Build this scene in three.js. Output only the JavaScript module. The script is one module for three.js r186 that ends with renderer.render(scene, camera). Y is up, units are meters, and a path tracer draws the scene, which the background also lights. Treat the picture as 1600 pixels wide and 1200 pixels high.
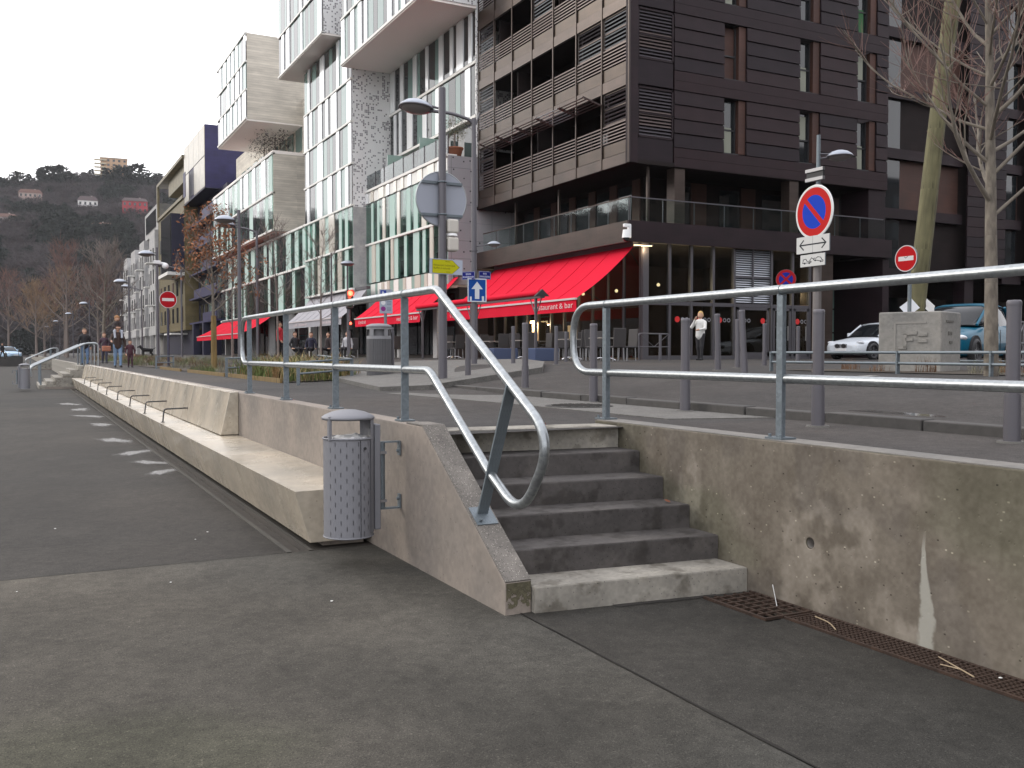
import * as THREE from 'three';
import { mergeGeometries, toCreasedNormals } from 'three/addons/utils/BufferGeometryUtils.js';
import { RoundedBoxGeometry } from 'three/addons/geometries/RoundedBoxGeometry.js';
import { MarchingCubes } from 'three/addons/objects/MarchingCubes.js';

// ---------- camera, sky, sun, exposure ----------
const scene = new THREE.Scene();
const camera = new THREE.PerspectiveCamera(44.13, 4 / 3, 0.1, 3000);
camera.position.set(0, 1.6, 0);
{ const yaw = 27.38 * Math.PI / 180, pitch = -1.9 * Math.PI / 180;
  camera.lookAt(Math.sin(yaw) * Math.cos(pitch), 1.6 + Math.sin(pitch), -Math.cos(yaw) * Math.cos(pitch)); }
const renderer = new THREE.WebGLRenderer({ antialias: true });
renderer.setSize(1024, 768);
renderer.toneMapping = THREE.LinearToneMapping;
renderer.toneMappingExposure = 1.3;
renderer.shadowMap.enabled = true;

const SUN = new THREE.Vector3(-0.62, 0.42, -0.66).normalize();
{ // pale overcast evening sky, a little brighter and warmer round the hidden sun
  const W = 512, H = 256, d = new Float32Array(W * H * 4), v = new THREE.Vector3();
  for (let j = 0; j < H; j++) for (let i = 0; i < W; i++) {
    const az = ((i + 0.5) / W - 0.5) * 2 * Math.PI, el = ((j + 0.5) / H - 0.5) * Math.PI;
    v.set(Math.cos(az) * Math.cos(el), Math.sin(el), Math.sin(az) * Math.cos(el));
    const c = Math.max(0, v.dot(SUN)), up = Math.max(0, v.y);
    const glow = 0.5 * Math.pow(c, 2), base = 1.5 - 0.1 * up;
    const k = (j * W + i) * 4;
    d[k] = base * 1.0 + glow * 1.06; d[k + 1] = base * 1.0 + glow * 1.0; d[k + 2] = base * (1.03 + 0.05 * up) + glow * 0.86;
    if (v.y < -0.02) { d[k] = 0.3; d[k + 1] = 0.29; d[k + 2] = 0.28; }
    d[k + 3] = 1;
  }
  const t = new THREE.DataTexture(d, W, H, THREE.RGBAFormat, THREE.FloatType);
  t.mapping = THREE.EquirectangularReflectionMapping; t.magFilter = THREE.LinearFilter; t.needsUpdate = true;
  scene.background = t; scene.environment = t;
}
const sun = new THREE.DirectionalLight(new THREE.Color(1, 0.9, 0.76), 0.7);
sun.position.copy(SUN).multiplyScalar(120); sun.target.position.set(0, 0, 0);
sun.castShadow = true; sun.shadow.radius = 24; sun.shadow.mapSize.set(2048, 2048);
Object.assign(sun.shadow.camera, { left: -90, right: 90, top: 90, bottom: -90, near: 1, far: 400 });
scene.add(sun, sun.target);
scene.fog = new THREE.FogExp2(0xcfd0d4, 0.00008);

// ---------- helpers ----------
const PI = Math.PI, R = (a) => a * PI / 180;
const V = (x, y, z) => new THREE.Vector3(x, y, z);
const clamp = (x, a = 0, b = 1) => Math.min(b, Math.max(a, x));
const lerp = (a, b, t) => a + (b - a) * t;
const smooth = (a, b, x) => { const t = clamp((x - a) / (b - a)); return t * t * (3 - 2 * t); };
function rng(s) { return () => { s |= 0; s = s + 0x6D2B79F5 | 0; let t = Math.imul(s ^ s >>> 15, 1 | s); t = t + Math.imul(t ^ t >>> 7, 61 | t) ^ t; return ((t ^ t >>> 14) >>> 0) / 4294967296; }; }
function hash(x, y, s) { let h = Math.imul(x, 374761393) + Math.imul(y, 668265263) + Math.imul(s, 974634777) | 0; h = Math.imul(h ^ h >>> 13, 1274126177); return ((h ^ h >>> 16) >>> 0) / 4294967296; }
function vnoise(x, y, s, p = 0) { // value noise, period p when given
  const xi = Math.floor(x), yi = Math.floor(y), fx = x - xi, fy = y - yi;
  const w = (a) => p ? ((a % p) + p) % p : a, u = fx * fx * (3 - 2 * fx), q = fy * fy * (3 - 2 * fy);
  const a = hash(w(xi), w(yi), s), b = hash(w(xi + 1), w(yi), s), c = hash(w(xi), w(yi + 1), s), e = hash(w(xi + 1), w(yi + 1), s);
  return a + (b - a) * u + (c - a) * q + (a - b - c + e) * u * q;
}
function fbm(x, y, s, o = 4, p = 0) { let v = 0, a = 0.5, n = 0; for (let i = 0; i < o; i++) { v += a * vnoise(x, y, s + i * 17, p); n += a; a *= 0.5; x *= 2; y *= 2; p *= 2; } return v / n; }
const taken = {};
function numbered(n) { taken[n] = (taken[n] ?? -1) + 1; return taken[n] ? n + '_' + String(taken[n]).padStart(3, '0') : n; }
function tag(o, label, category, group) { o.userData.label = label; o.userData.category = category; if (group) o.userData.group = group; return o; }
function thing(name, label, category, pos = [0, 0, 0], turn = 0, group) {
  const o = new THREE.Group(); o.name = numbered(name); o.position.set(...pos); o.rotation.y = turn; scene.add(o); return tag(o, label, category, group);
}
function part(name, geo, mat, parent, x = 0, y = 0, z = 0, ry = 0) { const m = new THREE.Mesh(geo, mat); m.name = name; m.position.set(x, y, z); m.rotation.y = ry; parent.add(m); return m; }
function single(name, label, category, geo, mat, group) { const m = new THREE.Mesh(geo, mat); m.name = numbered(name); scene.add(m); return tag(m, label, category, group); }
function struct(name, geo, mat) { const m = new THREE.Mesh(geo, mat); m.name = numbered(name); m.userData.kind = 'structure'; scene.add(m); return m; }
function copyOf(o, label, pos, turn = 0, group) { const c = o.clone(); c.name = numbered(o.name.replace(/_\d+$/, '')); c.userData = { ...o.userData }; c.position.set(...pos); c.rotation.set(0, turn, 0); scene.add(c); if (label) c.userData.label = label; if (group) c.userData.group = group; return c; }
function boxUV(g, s = 1) { // uv in metres from the dominant axis of each face
  if (g.index) g = g.toNonIndexed();
  const p = g.attributes.position, n = p.count, uv = new Float32Array(n * 2), a = V(), b = V(), c = V(), e = V();
  for (let i = 0; i < n; i += 3) {
    a.fromBufferAttribute(p, i); b.fromBufferAttribute(p, i + 1); c.fromBufferAttribute(p, i + 2);
    e.copy(b).sub(a).cross(c.sub(a)); const x = Math.abs(e.x), y = Math.abs(e.y), z = Math.abs(e.z);
    for (let k = 0; k < 3; k++) { const X = p.getX(i + k), Y = p.getY(i + k), Z = p.getZ(i + k);
      const q = y >= x && y >= z ? [X, Z] : x >= z ? [Z, Y] : [X, Y]; uv[(i + k) * 2] = q[0] * s; uv[(i + k) * 2 + 1] = q[1] * s; }
  }
  g.setAttribute('uv', new THREE.BufferAttribute(uv, 2)); return g;
}
const ext = (x0, x1, y0, y1, z0, z1) => boxUV(new THREE.BoxGeometry(Math.abs(x1 - x0), Math.abs(y1 - y0), Math.abs(z1 - z0)).translate((x0 + x1) / 2, (y0 + y1) / 2, (z0 + z1) / 2));
const bx = (w, h, d, x = 0, y = 0, z = 0) => new THREE.BoxGeometry(w, h, d).translate(x, y, z);
const rbx = (w, h, d, r, x = 0, y = 0, z = 0) => new RoundedBoxGeometry(w, h, d, 2, r).translate(x, y, z);
function rod(a, b, r0, r1 = r0, n = 10) {
  a = a.isVector3 ? a : V(...a); b = b.isVector3 ? b : V(...b); const d = b.clone().sub(a), L = d.length();
  const g = new THREE.CylinderGeometry(r1, r0, L, n, 1); g.translate(0, L / 2, 0);
  return g.applyQuaternion(new THREE.Quaternion().setFromUnitVectors(V(0, 1, 0), d.normalize())).translate(a.x, a.y, a.z);
}
function bar(a, b, w, t) { // flat bar, w wide across its run, t thick along x
  a = V(...a); b = V(...b); const d = b.clone().sub(a), L = d.length();
  const g = new THREE.BoxGeometry(t, L, w).translate(0, L / 2, 0);
  return g.applyQuaternion(new THREE.Quaternion().setFromUnitVectors(V(0, 1, 0), d.normalize())).translate(a.x, a.y, a.z);
}
function pipe(pts, r, fillet, closed = false, n = 12, rad = 10) { // polyline with rounded corners
  const p = pts.map((q) => V(...q)), path = new THREE.CurvePath(), N = p.length; let prev = null, first = null;
  const fl = (i) => Array.isArray(fillet) ? fillet[i] : fillet;
  for (let i = 0; i < N; i++) {
    const a = p[(i - 1 + N) % N], b = p[i], c = p[(i + 1) % N];
    if (!closed && (i === 0 || i === N - 1)) { if (prev) path.add(new THREE.LineCurve3(prev, b)); prev = b; continue; }
    const f = Math.min(fl(i), a.distanceTo(b) * 0.49, b.distanceTo(c) * 0.49);
    const s = b.clone().add(a.clone().sub(b).setLength(f)), e = b.clone().add(c.clone().sub(b).setLength(f));
    if (prev) path.add(new THREE.LineCurve3(prev, s)); else first = s;
    path.add(new THREE.QuadraticBezierCurve3(s, b, e)); prev = e;
  }
  if (closed) path.add(new THREE.LineCurve3(prev, first));
  const L = path.getLength();
  const seg = Math.min(900, Math.max(8, Math.round(L * n)));
  const g = new THREE.TubeGeometry(path, seg, r, rad, closed);
  const uv = g.attributes.uv; for (let i = 0; i < uv.count; i++) uv.setXY(i, uv.getX(i) * L, uv.getY(i) * 2 * PI * r);
  return g;
}
function merge(list) { return mergeGeometries(list.map((g) => { g = g.index ? g.toNonIndexed() : g; for (const k of Object.keys(g.attributes)) if (!['position', 'normal', 'uv'].includes(k)) g.deleteAttribute(k); return g; })); }
function extrude(pts, depth, bevel = 0) { // outline in x,y, extruded along +z
  const s = new THREE.Shape(pts.map((q) => new THREE.Vector2(...q)));
  return new THREE.ExtrudeGeometry(s, { depth: depth - 2 * bevel, bevelEnabled: bevel > 0, bevelSize: bevel, bevelThickness: bevel, bevelOffset: -bevel, bevelSegments: 2 }).translate(0, 0, bevel);
}
function prismX(zy, x0, x1, bevel = 0) { // outline in (z, y), extruded from x0 to x1
  const g = extrude(zy, x1 - x0, bevel); g.applyMatrix4(new THREE.Matrix4().set(0, 0, 1, x0, 0, 1, 0, 0, 1, 0, 0, 0, 0, 0, 0, 1));
  const ix = g.index; const p = g.attributes.position; // the swap mirrors: turn the faces round
  if (!ix) for (const k of ['position', 'normal', 'uv']) { const a = g.attributes[k], s = a.itemSize; for (let i = 0; i < a.count; i += 3) for (let c = 0; c < s; c++) { const t = a.array[(i + 1) * s + c]; a.array[(i + 1) * s + c] = a.array[(i + 2) * s + c]; a.array[(i + 2) * s + c] = t; } }
  return boxUV(g);
}
function prismY(xz, y0, y1, bevel = 0) { // outline in (x, z), extruded upwards
  const g = extrude(xz.map(([x, z]) => [x, -z]), y1 - y0, bevel).rotateX(-PI / 2).translate(0, y0, 0); return boxUV(g);
}
function sheet(x0, x1, z0, z1, step, h, tone) { // ground sheet with its own height and patches of tone
  const nx = Math.max(1, Math.round((x1 - x0) / step)), nz = Math.max(1, Math.round(Math.abs(z1 - z0) / step));
  const g = new THREE.PlaneGeometry(1, 1, nx, nz), p = g.attributes.position, uv = g.attributes.uv, col = tone ? new Float32Array(p.count * 3) : null;
  for (let i = 0; i < p.count; i++) { const x = lerp(x0, x1, p.getX(i) + 0.5), z = lerp(Math.max(z0, z1), Math.min(z0, z1), p.getY(i) + 0.5);
    p.setXYZ(i, x, typeof h === 'function' ? h(x, z) : h, z); uv.setXY(i, x, z);
    if (tone) { const t = tone(x, z); col[i * 3] = t[0]; col[i * 3 + 1] = t[1]; col[i * 3 + 2] = t[2]; } }
  if (tone) g.setAttribute('color', new THREE.BufferAttribute(col, 3));
  g.computeVertexNormals(); return g;
}
function tex(w, h, fn, srgb = true, metres = 1, my = metres) { // fn(u, v) gives 0..255
  const d = new Uint8Array(w * h * 4);
  for (let j = 0; j < h; j++) for (let i = 0; i < w; i++) { const c = fn((i + 0.5) / w, (j + 0.5) / h, i, j), k = (j * w + i) * 4; d[k] = clamp(c[0], 0, 255); d[k + 1] = clamp(c[1], 0, 255); d[k + 2] = clamp(c[2], 0, 255); d[k + 3] = c[3] ?? 255; }
  const t = new THREE.DataTexture(d, w, h); t.wrapS = t.wrapT = THREE.RepeatWrapping; t.magFilter = THREE.LinearFilter; t.minFilter = THREE.LinearMipmapLinearFilter; t.generateMipmaps = true;
  if (srgb) t.colorSpace = THREE.SRGBColorSpace; t.repeat.set(1 / metres, 1 / my); t.needsUpdate = true; return t;
}
function canvasTex(w, h, draw) { const c = document.createElement('canvas'); c.width = w; c.height = h; draw(c.getContext('2d'), w, h); const t = new THREE.CanvasTexture(c); t.colorSpace = THREE.SRGBColorSpace; return t; }
const lin = (r, g, b) => new THREE.Color().setRGB(r, g, b);
const std = (c, rough = 0.8, o = {}) => new THREE.MeshStandardMaterial({ color: Array.isArray(c) ? lin(...c) : c, roughness: rough, ...o });
const phy = (c, rough, o = {}) => new THREE.MeshPhysicalMaterial({ color: Array.isArray(c) ? lin(...c) : c, roughness: rough, ...o });

// ---------- textures ----------
const T = {};
T.asphalt = tex(1024, 1024, (u, v, i, j) => { const a = hash(i >> 1, j >> 1, 3), b = hash(i, j, 5), c = fbm(u * 40, v * 40, 7, 3, 40), m = fbm(u * 6, v * 6, 9, 4, 6); let k = 176 + 40 * (c - 0.5) + 34 * (m - 0.5) + 30 * (b - 0.5); if (a > 0.93) k += 46; if (a < 0.1) k -= 44; if (hash(i >> 2, j >> 2, 11) > 0.994) k += 50; return [k, k * 0.99, k * 0.97]; }, true, 2.2);
T.grit = tex(512, 512, (u, v, i, j) => { const k = 128 + 70 * (hash(i >> 1, j >> 1, 3) - 0.5) + 60 * (fbm(u * 60, v * 60, 4, 2, 60) - 0.5); return [k, k, k]; }, false, 0.8);
T.concrete = tex(1024, 1024, (u, v, i, j) => { const m = fbm(u * 4, v * 4, 21, 5, 4), s = fbm(u * 14, v * 3, 31, 4, 0), f = fbm(u * 60, v * 60, 23, 2, 60); let k = 186 + 50 * (m - 0.5) + 26 * (f - 0.5) + 10 * (hash(i, j, 6) - 0.5); if (hash(i >> 2, j >> 2, 41) > 0.9975) k -= 40; const w = 6 * (m - 0.5); return [k + w, k, k - w]; }, true, 2.4);
T.stepStain = tex(1024, 1024, (u, v, i, j) => { const m = fbm(u * 5, v * 5, 221, 5, 5), d = smooth(0.5, 0.74, fbm(u * 16, v * 16, 223, 5, 16)), p = smooth(0.54, 0.74, fbm(u * 9, v * 9, 225, 4, 9)), f = fbm(u * 70, v * 70, 227, 2, 70); let k = 186 + 60 * (m - 0.5) + 30 * (f - 0.5); let r = k - 40 * d + 18 * p, g = k - 42 * d + 18 * p, b = k - 45 * d + 16 * p; if (hash(i >> 2, j >> 2, 41) > 0.992) { r -= 50; g -= 50; b -= 48; } return [r, g, b]; }, true, 1.7);
T.wetRough = tex(512, 512, (u, v, i, j) => { const n = fbm(u * 5, v * 5, 241, 4, 5), k = 104 + 50 * smooth(0.3, 0.7, n) + 16 * (hash(i, j, 3) - 0.5); return [k, k, k]; }, false, 3.1);
T.smoothBump = tex(512, 512, (u, v, i, j) => { let k = 128 + 60 * (fbm(u * 30, v * 30, 25, 3, 30) - 0.5) + 20 * (hash(i, j, 6) - 0.5); if (hash(i >> 2, j >> 2, 41) > 0.996) k -= 70; return [k, k, k]; }, false, 1.2);
T.galv = tex(256, 256, (u, v, i, j) => { let best = 9, id = 0; const n = 14, x = u * n, y = v * n; for (let a = -1; a < 2; a++) for (let b = -1; b < 2; b++) { const cx = Math.floor(x) + a, cy = Math.floor(y) + b, wx = ((cx % n) + n) % n, wy = ((cy % n) + n) % n, dx = cx + hash(wx, wy, 1) - x, dy = cy + hash(wx, wy, 2) - y, d = dx * dx + dy * dy; if (d < best) { best = d; id = hash(wx, wy, 3); } } const k = 196 + 24 * (id - 0.5) + 18 * (fbm(u * 5, v * 5, 8, 3, 5) - 0.5); return [k, k, k]; }, true, 0.28);
T.cladding = tex(512, 512, (u, v, i, j) => { const s = fbm(u * 3, v * 40, 51, 3, 0), m = fbm(u * 3, v * 3, 53, 4, 3), c = vnoise(u * 220, 3, 55); const k = 176 + 46 * (m - 0.5) + 26 * (s - 0.5) + 14 * (c - 0.5); return [k + 6 * (m - 0.5), k, k]; }, true, 2.5);
T.mosaic = tex(512, 512, (u, v, i, j) => { const n = 48, x = Math.floor(u * n), y = Math.floor(v * n), fx = u * n - x, fy = v * n - y, dens = smooth(0.35, 0.75, fbm(x / 9, y / 7, 61, 3, 0)); const on = hash(x, y, 63) < 0.16 + 0.40 * dens && fx > 0.1 && fx < 0.9 && fy > 0.1 && fy < 0.9; const k = 205 + 10 * (fbm(u * 8, v * 8, 65, 3, 8) - 0.5); return on ? [118 + 30 * hash(x, y, 7), 116 + 30 * hash(x, y, 7), 120 + 30 * hash(x, y, 7)] : [k + 28, k + 28, k + 27]; }, true, 5);
T.holes = tex(512, 512, (u, v, i, j) => { const n = 9, x = Math.floor(u * n), y = Math.floor(v * n), fx = u * n - x - 0.25 - 0.4 * hash(x, y, 3), fy = v * n - y - 0.25 - 0.4 * hash(x, y, 4); const on = hash(x, y, 63) < 0.42 && Math.abs(fx) < 0.07 && Math.abs(fy) < 0.07; const jt = Math.abs(u * 4 - Math.round(u * 4)) < 0.006 || Math.abs(v * 5 - Math.round(v * 5)) < 0.007; const k = 176 + 16 * (fbm(u * 8, v * 8, 65, 3, 8) - 0.5); return on ? [44, 44, 50] : jt ? [120, 120, 122] : [k, k, k]; }, true, 4.5);
T.bark = tex(256, 512, (u, v, i, j) => { const s = fbm(u * 12, v * 5, 71, 4, 0), m = fbm(u * 3, v * 3, 73, 3, 3); const k = 170 + 80 * (s - 0.5) + 50 * (m - 0.5) + 20 * (hash(i, j, 2) - 0.5); return [k, k, k * 0.98]; }, true, 0.6);
T.timber = tex(256, 512, (u, v, i, j) => { const s = fbm(u * 30, v * 2, 75, 4, 0), m = fbm(u * 4, v * 4, 77, 3, 4); let k = 180 + 70 * (s - 0.5) + 46 * (m - 0.5); if (fbm(u * 50, v * 1.6, 79, 2) > 0.78) k -= 50; return [k, k, k * 0.94]; }, true, 1.0);

// ---------- materials ----------
const M = {};
M.asphaltNear = phy([0.124, 0.12, 0.108], 0.85, { specularIntensity: 0.4, map: T.asphalt, bumpMap: T.grit, bumpScale: 0.004, vertexColors: true });
M.asphaltFar = phy([0.083, 0.077, 0.07], 0.8, { specularIntensity: 0.4, map: T.asphalt, bumpMap: T.grit, bumpScale: 0.004, vertexColors: true });
M.asphaltRoad = phy([0.128, 0.12, 0.118], 0.85, { specularIntensity: 0.4, map: T.asphalt, bumpMap: T.grit, bumpScale: 0.003, vertexColors: true });
M.paving = std([0.24, 0.235, 0.225], 0.85, { map: T.asphalt, bumpMap: T.grit, bumpScale: 0.002 });
M.kerb = std([0.10, 0.095, 0.09], 0.85, { map: T.concrete, bumpMap: T.smoothBump, bumpScale: 0.004 });
M.wallLeft = std([0.41, 0.355, 0.305], 0.85, { map: T.concrete, bumpMap: T.smoothBump, bumpScale: 0.003 });
M.bench = std([0.80, 0.71, 0.57], 0.5, { roughnessMap: T.wetRough, map: T.concrete, bumpMap: T.smoothBump, bumpScale: 0.0015 });
M.stepPale = std([0.47, 0.44, 0.38], 0.85, { map: T.stepStain, bumpMap: T.smoothBump, bumpScale: 0.006 });
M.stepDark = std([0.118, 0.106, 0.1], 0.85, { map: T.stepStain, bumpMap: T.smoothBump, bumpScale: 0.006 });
M.galv = std([0.56, 0.60, 0.62], 0.36, { map: T.galv, metalness: 0.8, roughnessMap: null });
M.galvPost = std([0.28, 0.33, 0.365], 0.5, { map: T.galv, metalness: 0.45 });
M.paintGrey = std([0.17, 0.172, 0.188], 0.55, { metalness: 0.1 });
M.poleGrey = std([0.105, 0.1, 0.112], 0.5, { metalness: 0.3 });
M.dark = std([0.012, 0.012, 0.014], 0.8);
M.steel = std([0.3, 0.3, 0.31], 0.4, { metalness: 0.8 });
M.rust = std([0.085, 0.045, 0.028], 0.9, { map: T.bark });
M.white = std([0.75, 0.75, 0.75], 0.5);
M.black = std([0.02, 0.02, 0.022], 0.6);

// ---------- ground ----------
const merge2 = (l) => mergeGeometries(l.map((g) => g.toNonIndexed()));
const gL = (x) => 1 + 0.3 * smooth(4.4, 10.4, x) + 0.03 * smooth(10.4, 20, x);
const gy = (x, z) => { const t = smooth(-15, -11, z); return x < 6.15 ? lerp(gL(x), 1.0, t) : lerp(gL(x), Math.max(1.075, gL(x)), t); };
const gAll = (x, z) => x < 6.13 ? gy(Math.min(x, 6.1), z) : gy(Math.max(x, 6.2), z);
const tone = (s, amt, warm = 0.03) => (x, z) => { const a = fbm(x * 0.9 + 40, z * 0.9 + 70, s, 4) - 0.5, b = fbm(x * 0.28 + 9, z * 0.28 + 5, s + 3, 3) - 0.5, c = fbm(x * 2.6 + 3, z * 2.6 + 8, s + 5, 2) - 0.5, k = 0.9 + amt * (a * 0.9 + b * 0.8 + c * 0.35); return [k * (1 + warm * b * 4), k, k * (1 - warm * b * 4)]; };
struct('ground', sheet(-900, 900, -1200, 300, 150, -0.6), std([0.12, 0.115, 0.1], 0.95, { map: T.asphalt }));
struct('river_water', sheet(-120, -14, -300, 60, 60, -0.35), phy([0.03, 0.045, 0.04], 0.08));
const nearTone = (x, z) => { const t = tone(3, 0.95, 0.05)(x, z), n = fbm(x * 1.3 + 7, z * 1.3 + 3, 77, 4) - 0.5; // dusty patches along the joint, mossy patch at the left
  const dusty = smooth(1.0, 0.1, (z + 7.5) * 1.1 + n * 1.6) * smooth(2.0, 1.2, x), moss = smooth(0.9, 0.2, Math.hypot(x - 0.1, z + 3.9) + n * 1.4);
  const k = 1 + 0.22 * dusty; return [t[0] * k * (1 - 0.13 * moss), t[1] * k * (1 - 0.08 * moss), t[2] * k * (1 - 0.18 * moss)]; };
struct('quay_paving', sheet(-14, 2.69, -7.5, 6, 0.14, 0, nearTone), M.asphaltNear);
struct('quay_paving', sheet(-14, 1.9, -7.508, -48, 0.3, 0, tone(11, 0.55)), M.asphaltFar); struct('quay_paving', sheet(2.04, 2.6, -7.508, -48, 0.3, 0, tone(12, 0.55)), M.asphaltFar);
struct('quay_paving', sheet(-14, 2.6, -48, -400, 4, 0, tone(15, 0.3)), M.asphaltFar);
M.asphaltRight = phy([0.092, 0.088, 0.08], 0.85, { specularIntensity: 0.4, map: T.asphalt, bumpMap: T.grit, bumpScale: 0.004, vertexColors: true });
struct('quay_paving', merge2([sheet(2.698, 3.91, -6, 6, 0.16, 0.001, tone(7, 0.8, 0.05)), sheet(3.91, 4.05, -4.26, 6, 0.14, 0.001, tone(7, 0.8, 0.05)), sheet(3.91, 4.3, -6, -4.85, 0.14, 0.001, tone(7, 0.8, 0.05))]), M.asphaltRight);
{ // worn bitumen in the joint between the two pours
  const P = [], I = [], n = 120; for (let i = 0; i <= n; i++) { const z = lerp(-5.12, 2, i / n), w = 0.004 + 0.012 * Math.pow(fbm(i * 0.35, 2, 55, 3), 2), c = 2.694 + 0.012 * (fbm(i * 0.12, 9, 57, 3) - 0.5); P.push(c - w, 0.0045, z, c + w, 0.0045, z); if (i < n) I.push(2 * i, 2 * i + 2, 2 * i + 1, 2 * i + 1, 2 * i + 2, 2 * i + 3); }
  const g = new THREE.BufferGeometry(); g.setAttribute('position', new THREE.Float32BufferAttribute(P, 3)); g.setIndex(I); g.computeVertexNormals(); struct('joint_seal', g, phy([0.03, 0.028, 0.026], 0.9, { specularIntensity: 0.1 }));
}
struct('quay_edge', ext(-14.5, -14, -2, 0.12, -400, 40), M.stepPale);
struct('promenade', sheet(2.77, 6.13, -6.35, -16, 0.25, (x, z) => gy(Math.min(x, 6.1), z), tone(21, 0.5)), M.asphaltRoad);
struct('promenade', sheet(4.5, 6.13, 8, -6.35, 0.25, (x, z) => gy(Math.min(x, 6.1), z), tone(22, 0.5)), M.asphaltRoad);
struct('promenade', sheet(2.77, 6.13, -16, -60, 0.5, (x, z) => gy(Math.min(x, 6.1), z), tone(23, 0.4)), M.asphaltRoad);
struct('promenade', sheet(2.77, 6.13, -60, -400, 4, (x, z) => gy(Math.min(x, 6.1), z), tone(23, 0.3)), M.asphaltRoad);
struct('road', sheet(6.16, 21, 12, -30, 0.4, gy, tone(27, 0.45)), M.asphaltRoad);
struct('road', sheet(21, 90, 40, -29.9, 1.2, gy, tone(29, 0.4)), M.asphaltRoad);
struct('road', sheet(6.13, 40, -30, -400, 2, (x, z) => gy(Math.max(x, 6.2), z), tone(31, 0.35)), M.asphaltRoad);
{ // joint sealing and the soil under the terraces
  struct('terrace_fill', merge([ext(2.78, 90, -0.5, 0.86, -400, -6.7), ext(4.5, 90, -0.5, 0.86, -6.69, 40)]), M.kerb);
}
// pale strip of paving in front of the road kerb, and the raised corner of the pavement
struct('pavement', prismY([[5.15, -6.9], [6.12, -6.6], [6.12, -13.2], [4.75, -13.2], [5.05, -10]].reverse(), 0.9, 1.006), M.paving);
{
  const pts = [[4.9, -13.9], [5.6, -13.6], [8.5, -15.2], [10.4, -18.5], [13.5, -25.3], [9.4, -24.2], [6.2, -22.6]];
  const s = new THREE.Shape(pts.map(([x, z]) => new THREE.Vector2(x, -z)));
  const g = new THREE.ExtrudeGeometry(s, { depth: 0.4, bevelEnabled: false }).rotateX(-PI / 2), p = g.attributes.position;
  for (let i = 0; i < p.count; i++) { const x = p.getX(i), z = p.getZ(i), top = gy(Math.max(x, 6.2), z) + 0.1 * smooth(4.9, 7, x); p.setY(i, p.getY(i) > 0.2 ? top + 0.004 : top - 0.4); }
  g.computeVertexNormals(); struct('pavement', boxUV(g), M.paving);
}
{ // kerb stones along the raised road edge
  const g = boxUV(new RoundedBoxGeometry(0.16, 0.3, 0.985, 2, 0.012));
  const k = new THREE.Group(); k.name = 'road_kerb'; k.userData.kind = 'structure'; scene.add(k);
  for (let i = 0; i < 20; i++) { const z = 4 - i; part('kerb_stone', g, M.kerb, k, 6.21 + 0.006 * Math.sin(i * 5), gy(6.2, z) - 0.142 + 0.004 * Math.sin(i * 3), z - 0.5); }
  const s = new THREE.Shape(); const r = rng(4); for (let i = 0; i <= 26; i++) { const a = i / 26 * 2 * PI, q = 0.75 + 0.5 * fbm(Math.cos(a) * 2 + 5, Math.sin(a) * 2 + 5, 3, 3); const x = 6.5 + Math.cos(a) * 0.13 * q, z = -5.6 - Math.sin(a) * 0.5 * q; i ? s.lineTo(x, -z) : s.moveTo(x, -z); }
  const pg = new THREE.ShapeGeometry(s).rotateX(-PI / 2), pp = pg.attributes.position; for (let i = 0; i < pp.count; i++) pp.setY(i, gy(pp.getX(i), -5) + 0.003);
  pg.computeVertexNormals(); struct('puddle', pg, phy([0.09, 0.085, 0.08], 0.06));
}
{ // white road markings behind the right railing
  const mk = std([0.6, 0.6, 0.58], 0.8, { map: T.asphalt });
  for (const [x0, x1, z0, z1] of [[9.1, 9.9, -8.9, -8.72], [11.2, 12.6, -7.0, -6.82], [10.6, 12.4, -6.2, -6.02], [12.9, 13.7, -8.2, -8.02]]) struct('road_marking', sheet(x0, x1, z0, z1, 0.2, (x, z) => gy(x, z) + 0.006), mk);
}
{ // pale feathered patches laid on the asphalt beside the bench drain
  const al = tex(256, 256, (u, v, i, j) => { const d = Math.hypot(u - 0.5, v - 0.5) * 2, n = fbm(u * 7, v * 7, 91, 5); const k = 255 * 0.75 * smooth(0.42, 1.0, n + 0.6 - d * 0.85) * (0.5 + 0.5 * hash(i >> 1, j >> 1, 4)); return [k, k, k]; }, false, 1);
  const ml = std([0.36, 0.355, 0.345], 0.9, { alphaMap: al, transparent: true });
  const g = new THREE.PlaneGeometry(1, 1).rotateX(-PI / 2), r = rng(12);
  [[1.66, -13.4, 0.32, 0.7], [1.66, -14.6, 0.36, 0.8], [1.6, -16.2, 0.42, 1.0], [1.5, -18.6, 0.5, 1.2], [1.56, -22.8, 0.45, 1.2], [1.5, -26, 0.5, 1.5], [1.45, -29.2, 0.55, 1.5], [1.3, -32.4, 0.6, 1.7]].forEach(([x, z, w, l], i) => { const m = struct('pale_patch', g, ml); m.position.set(x, 0.004, z); m.scale.set(w * 1.5, 1, l * 1.5); m.rotation.y = (r() < 0.5 ? PI : 0) + 0.9 * (r() - 0.5); if (i % 2) m.scale.x *= -1; });
}

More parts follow.
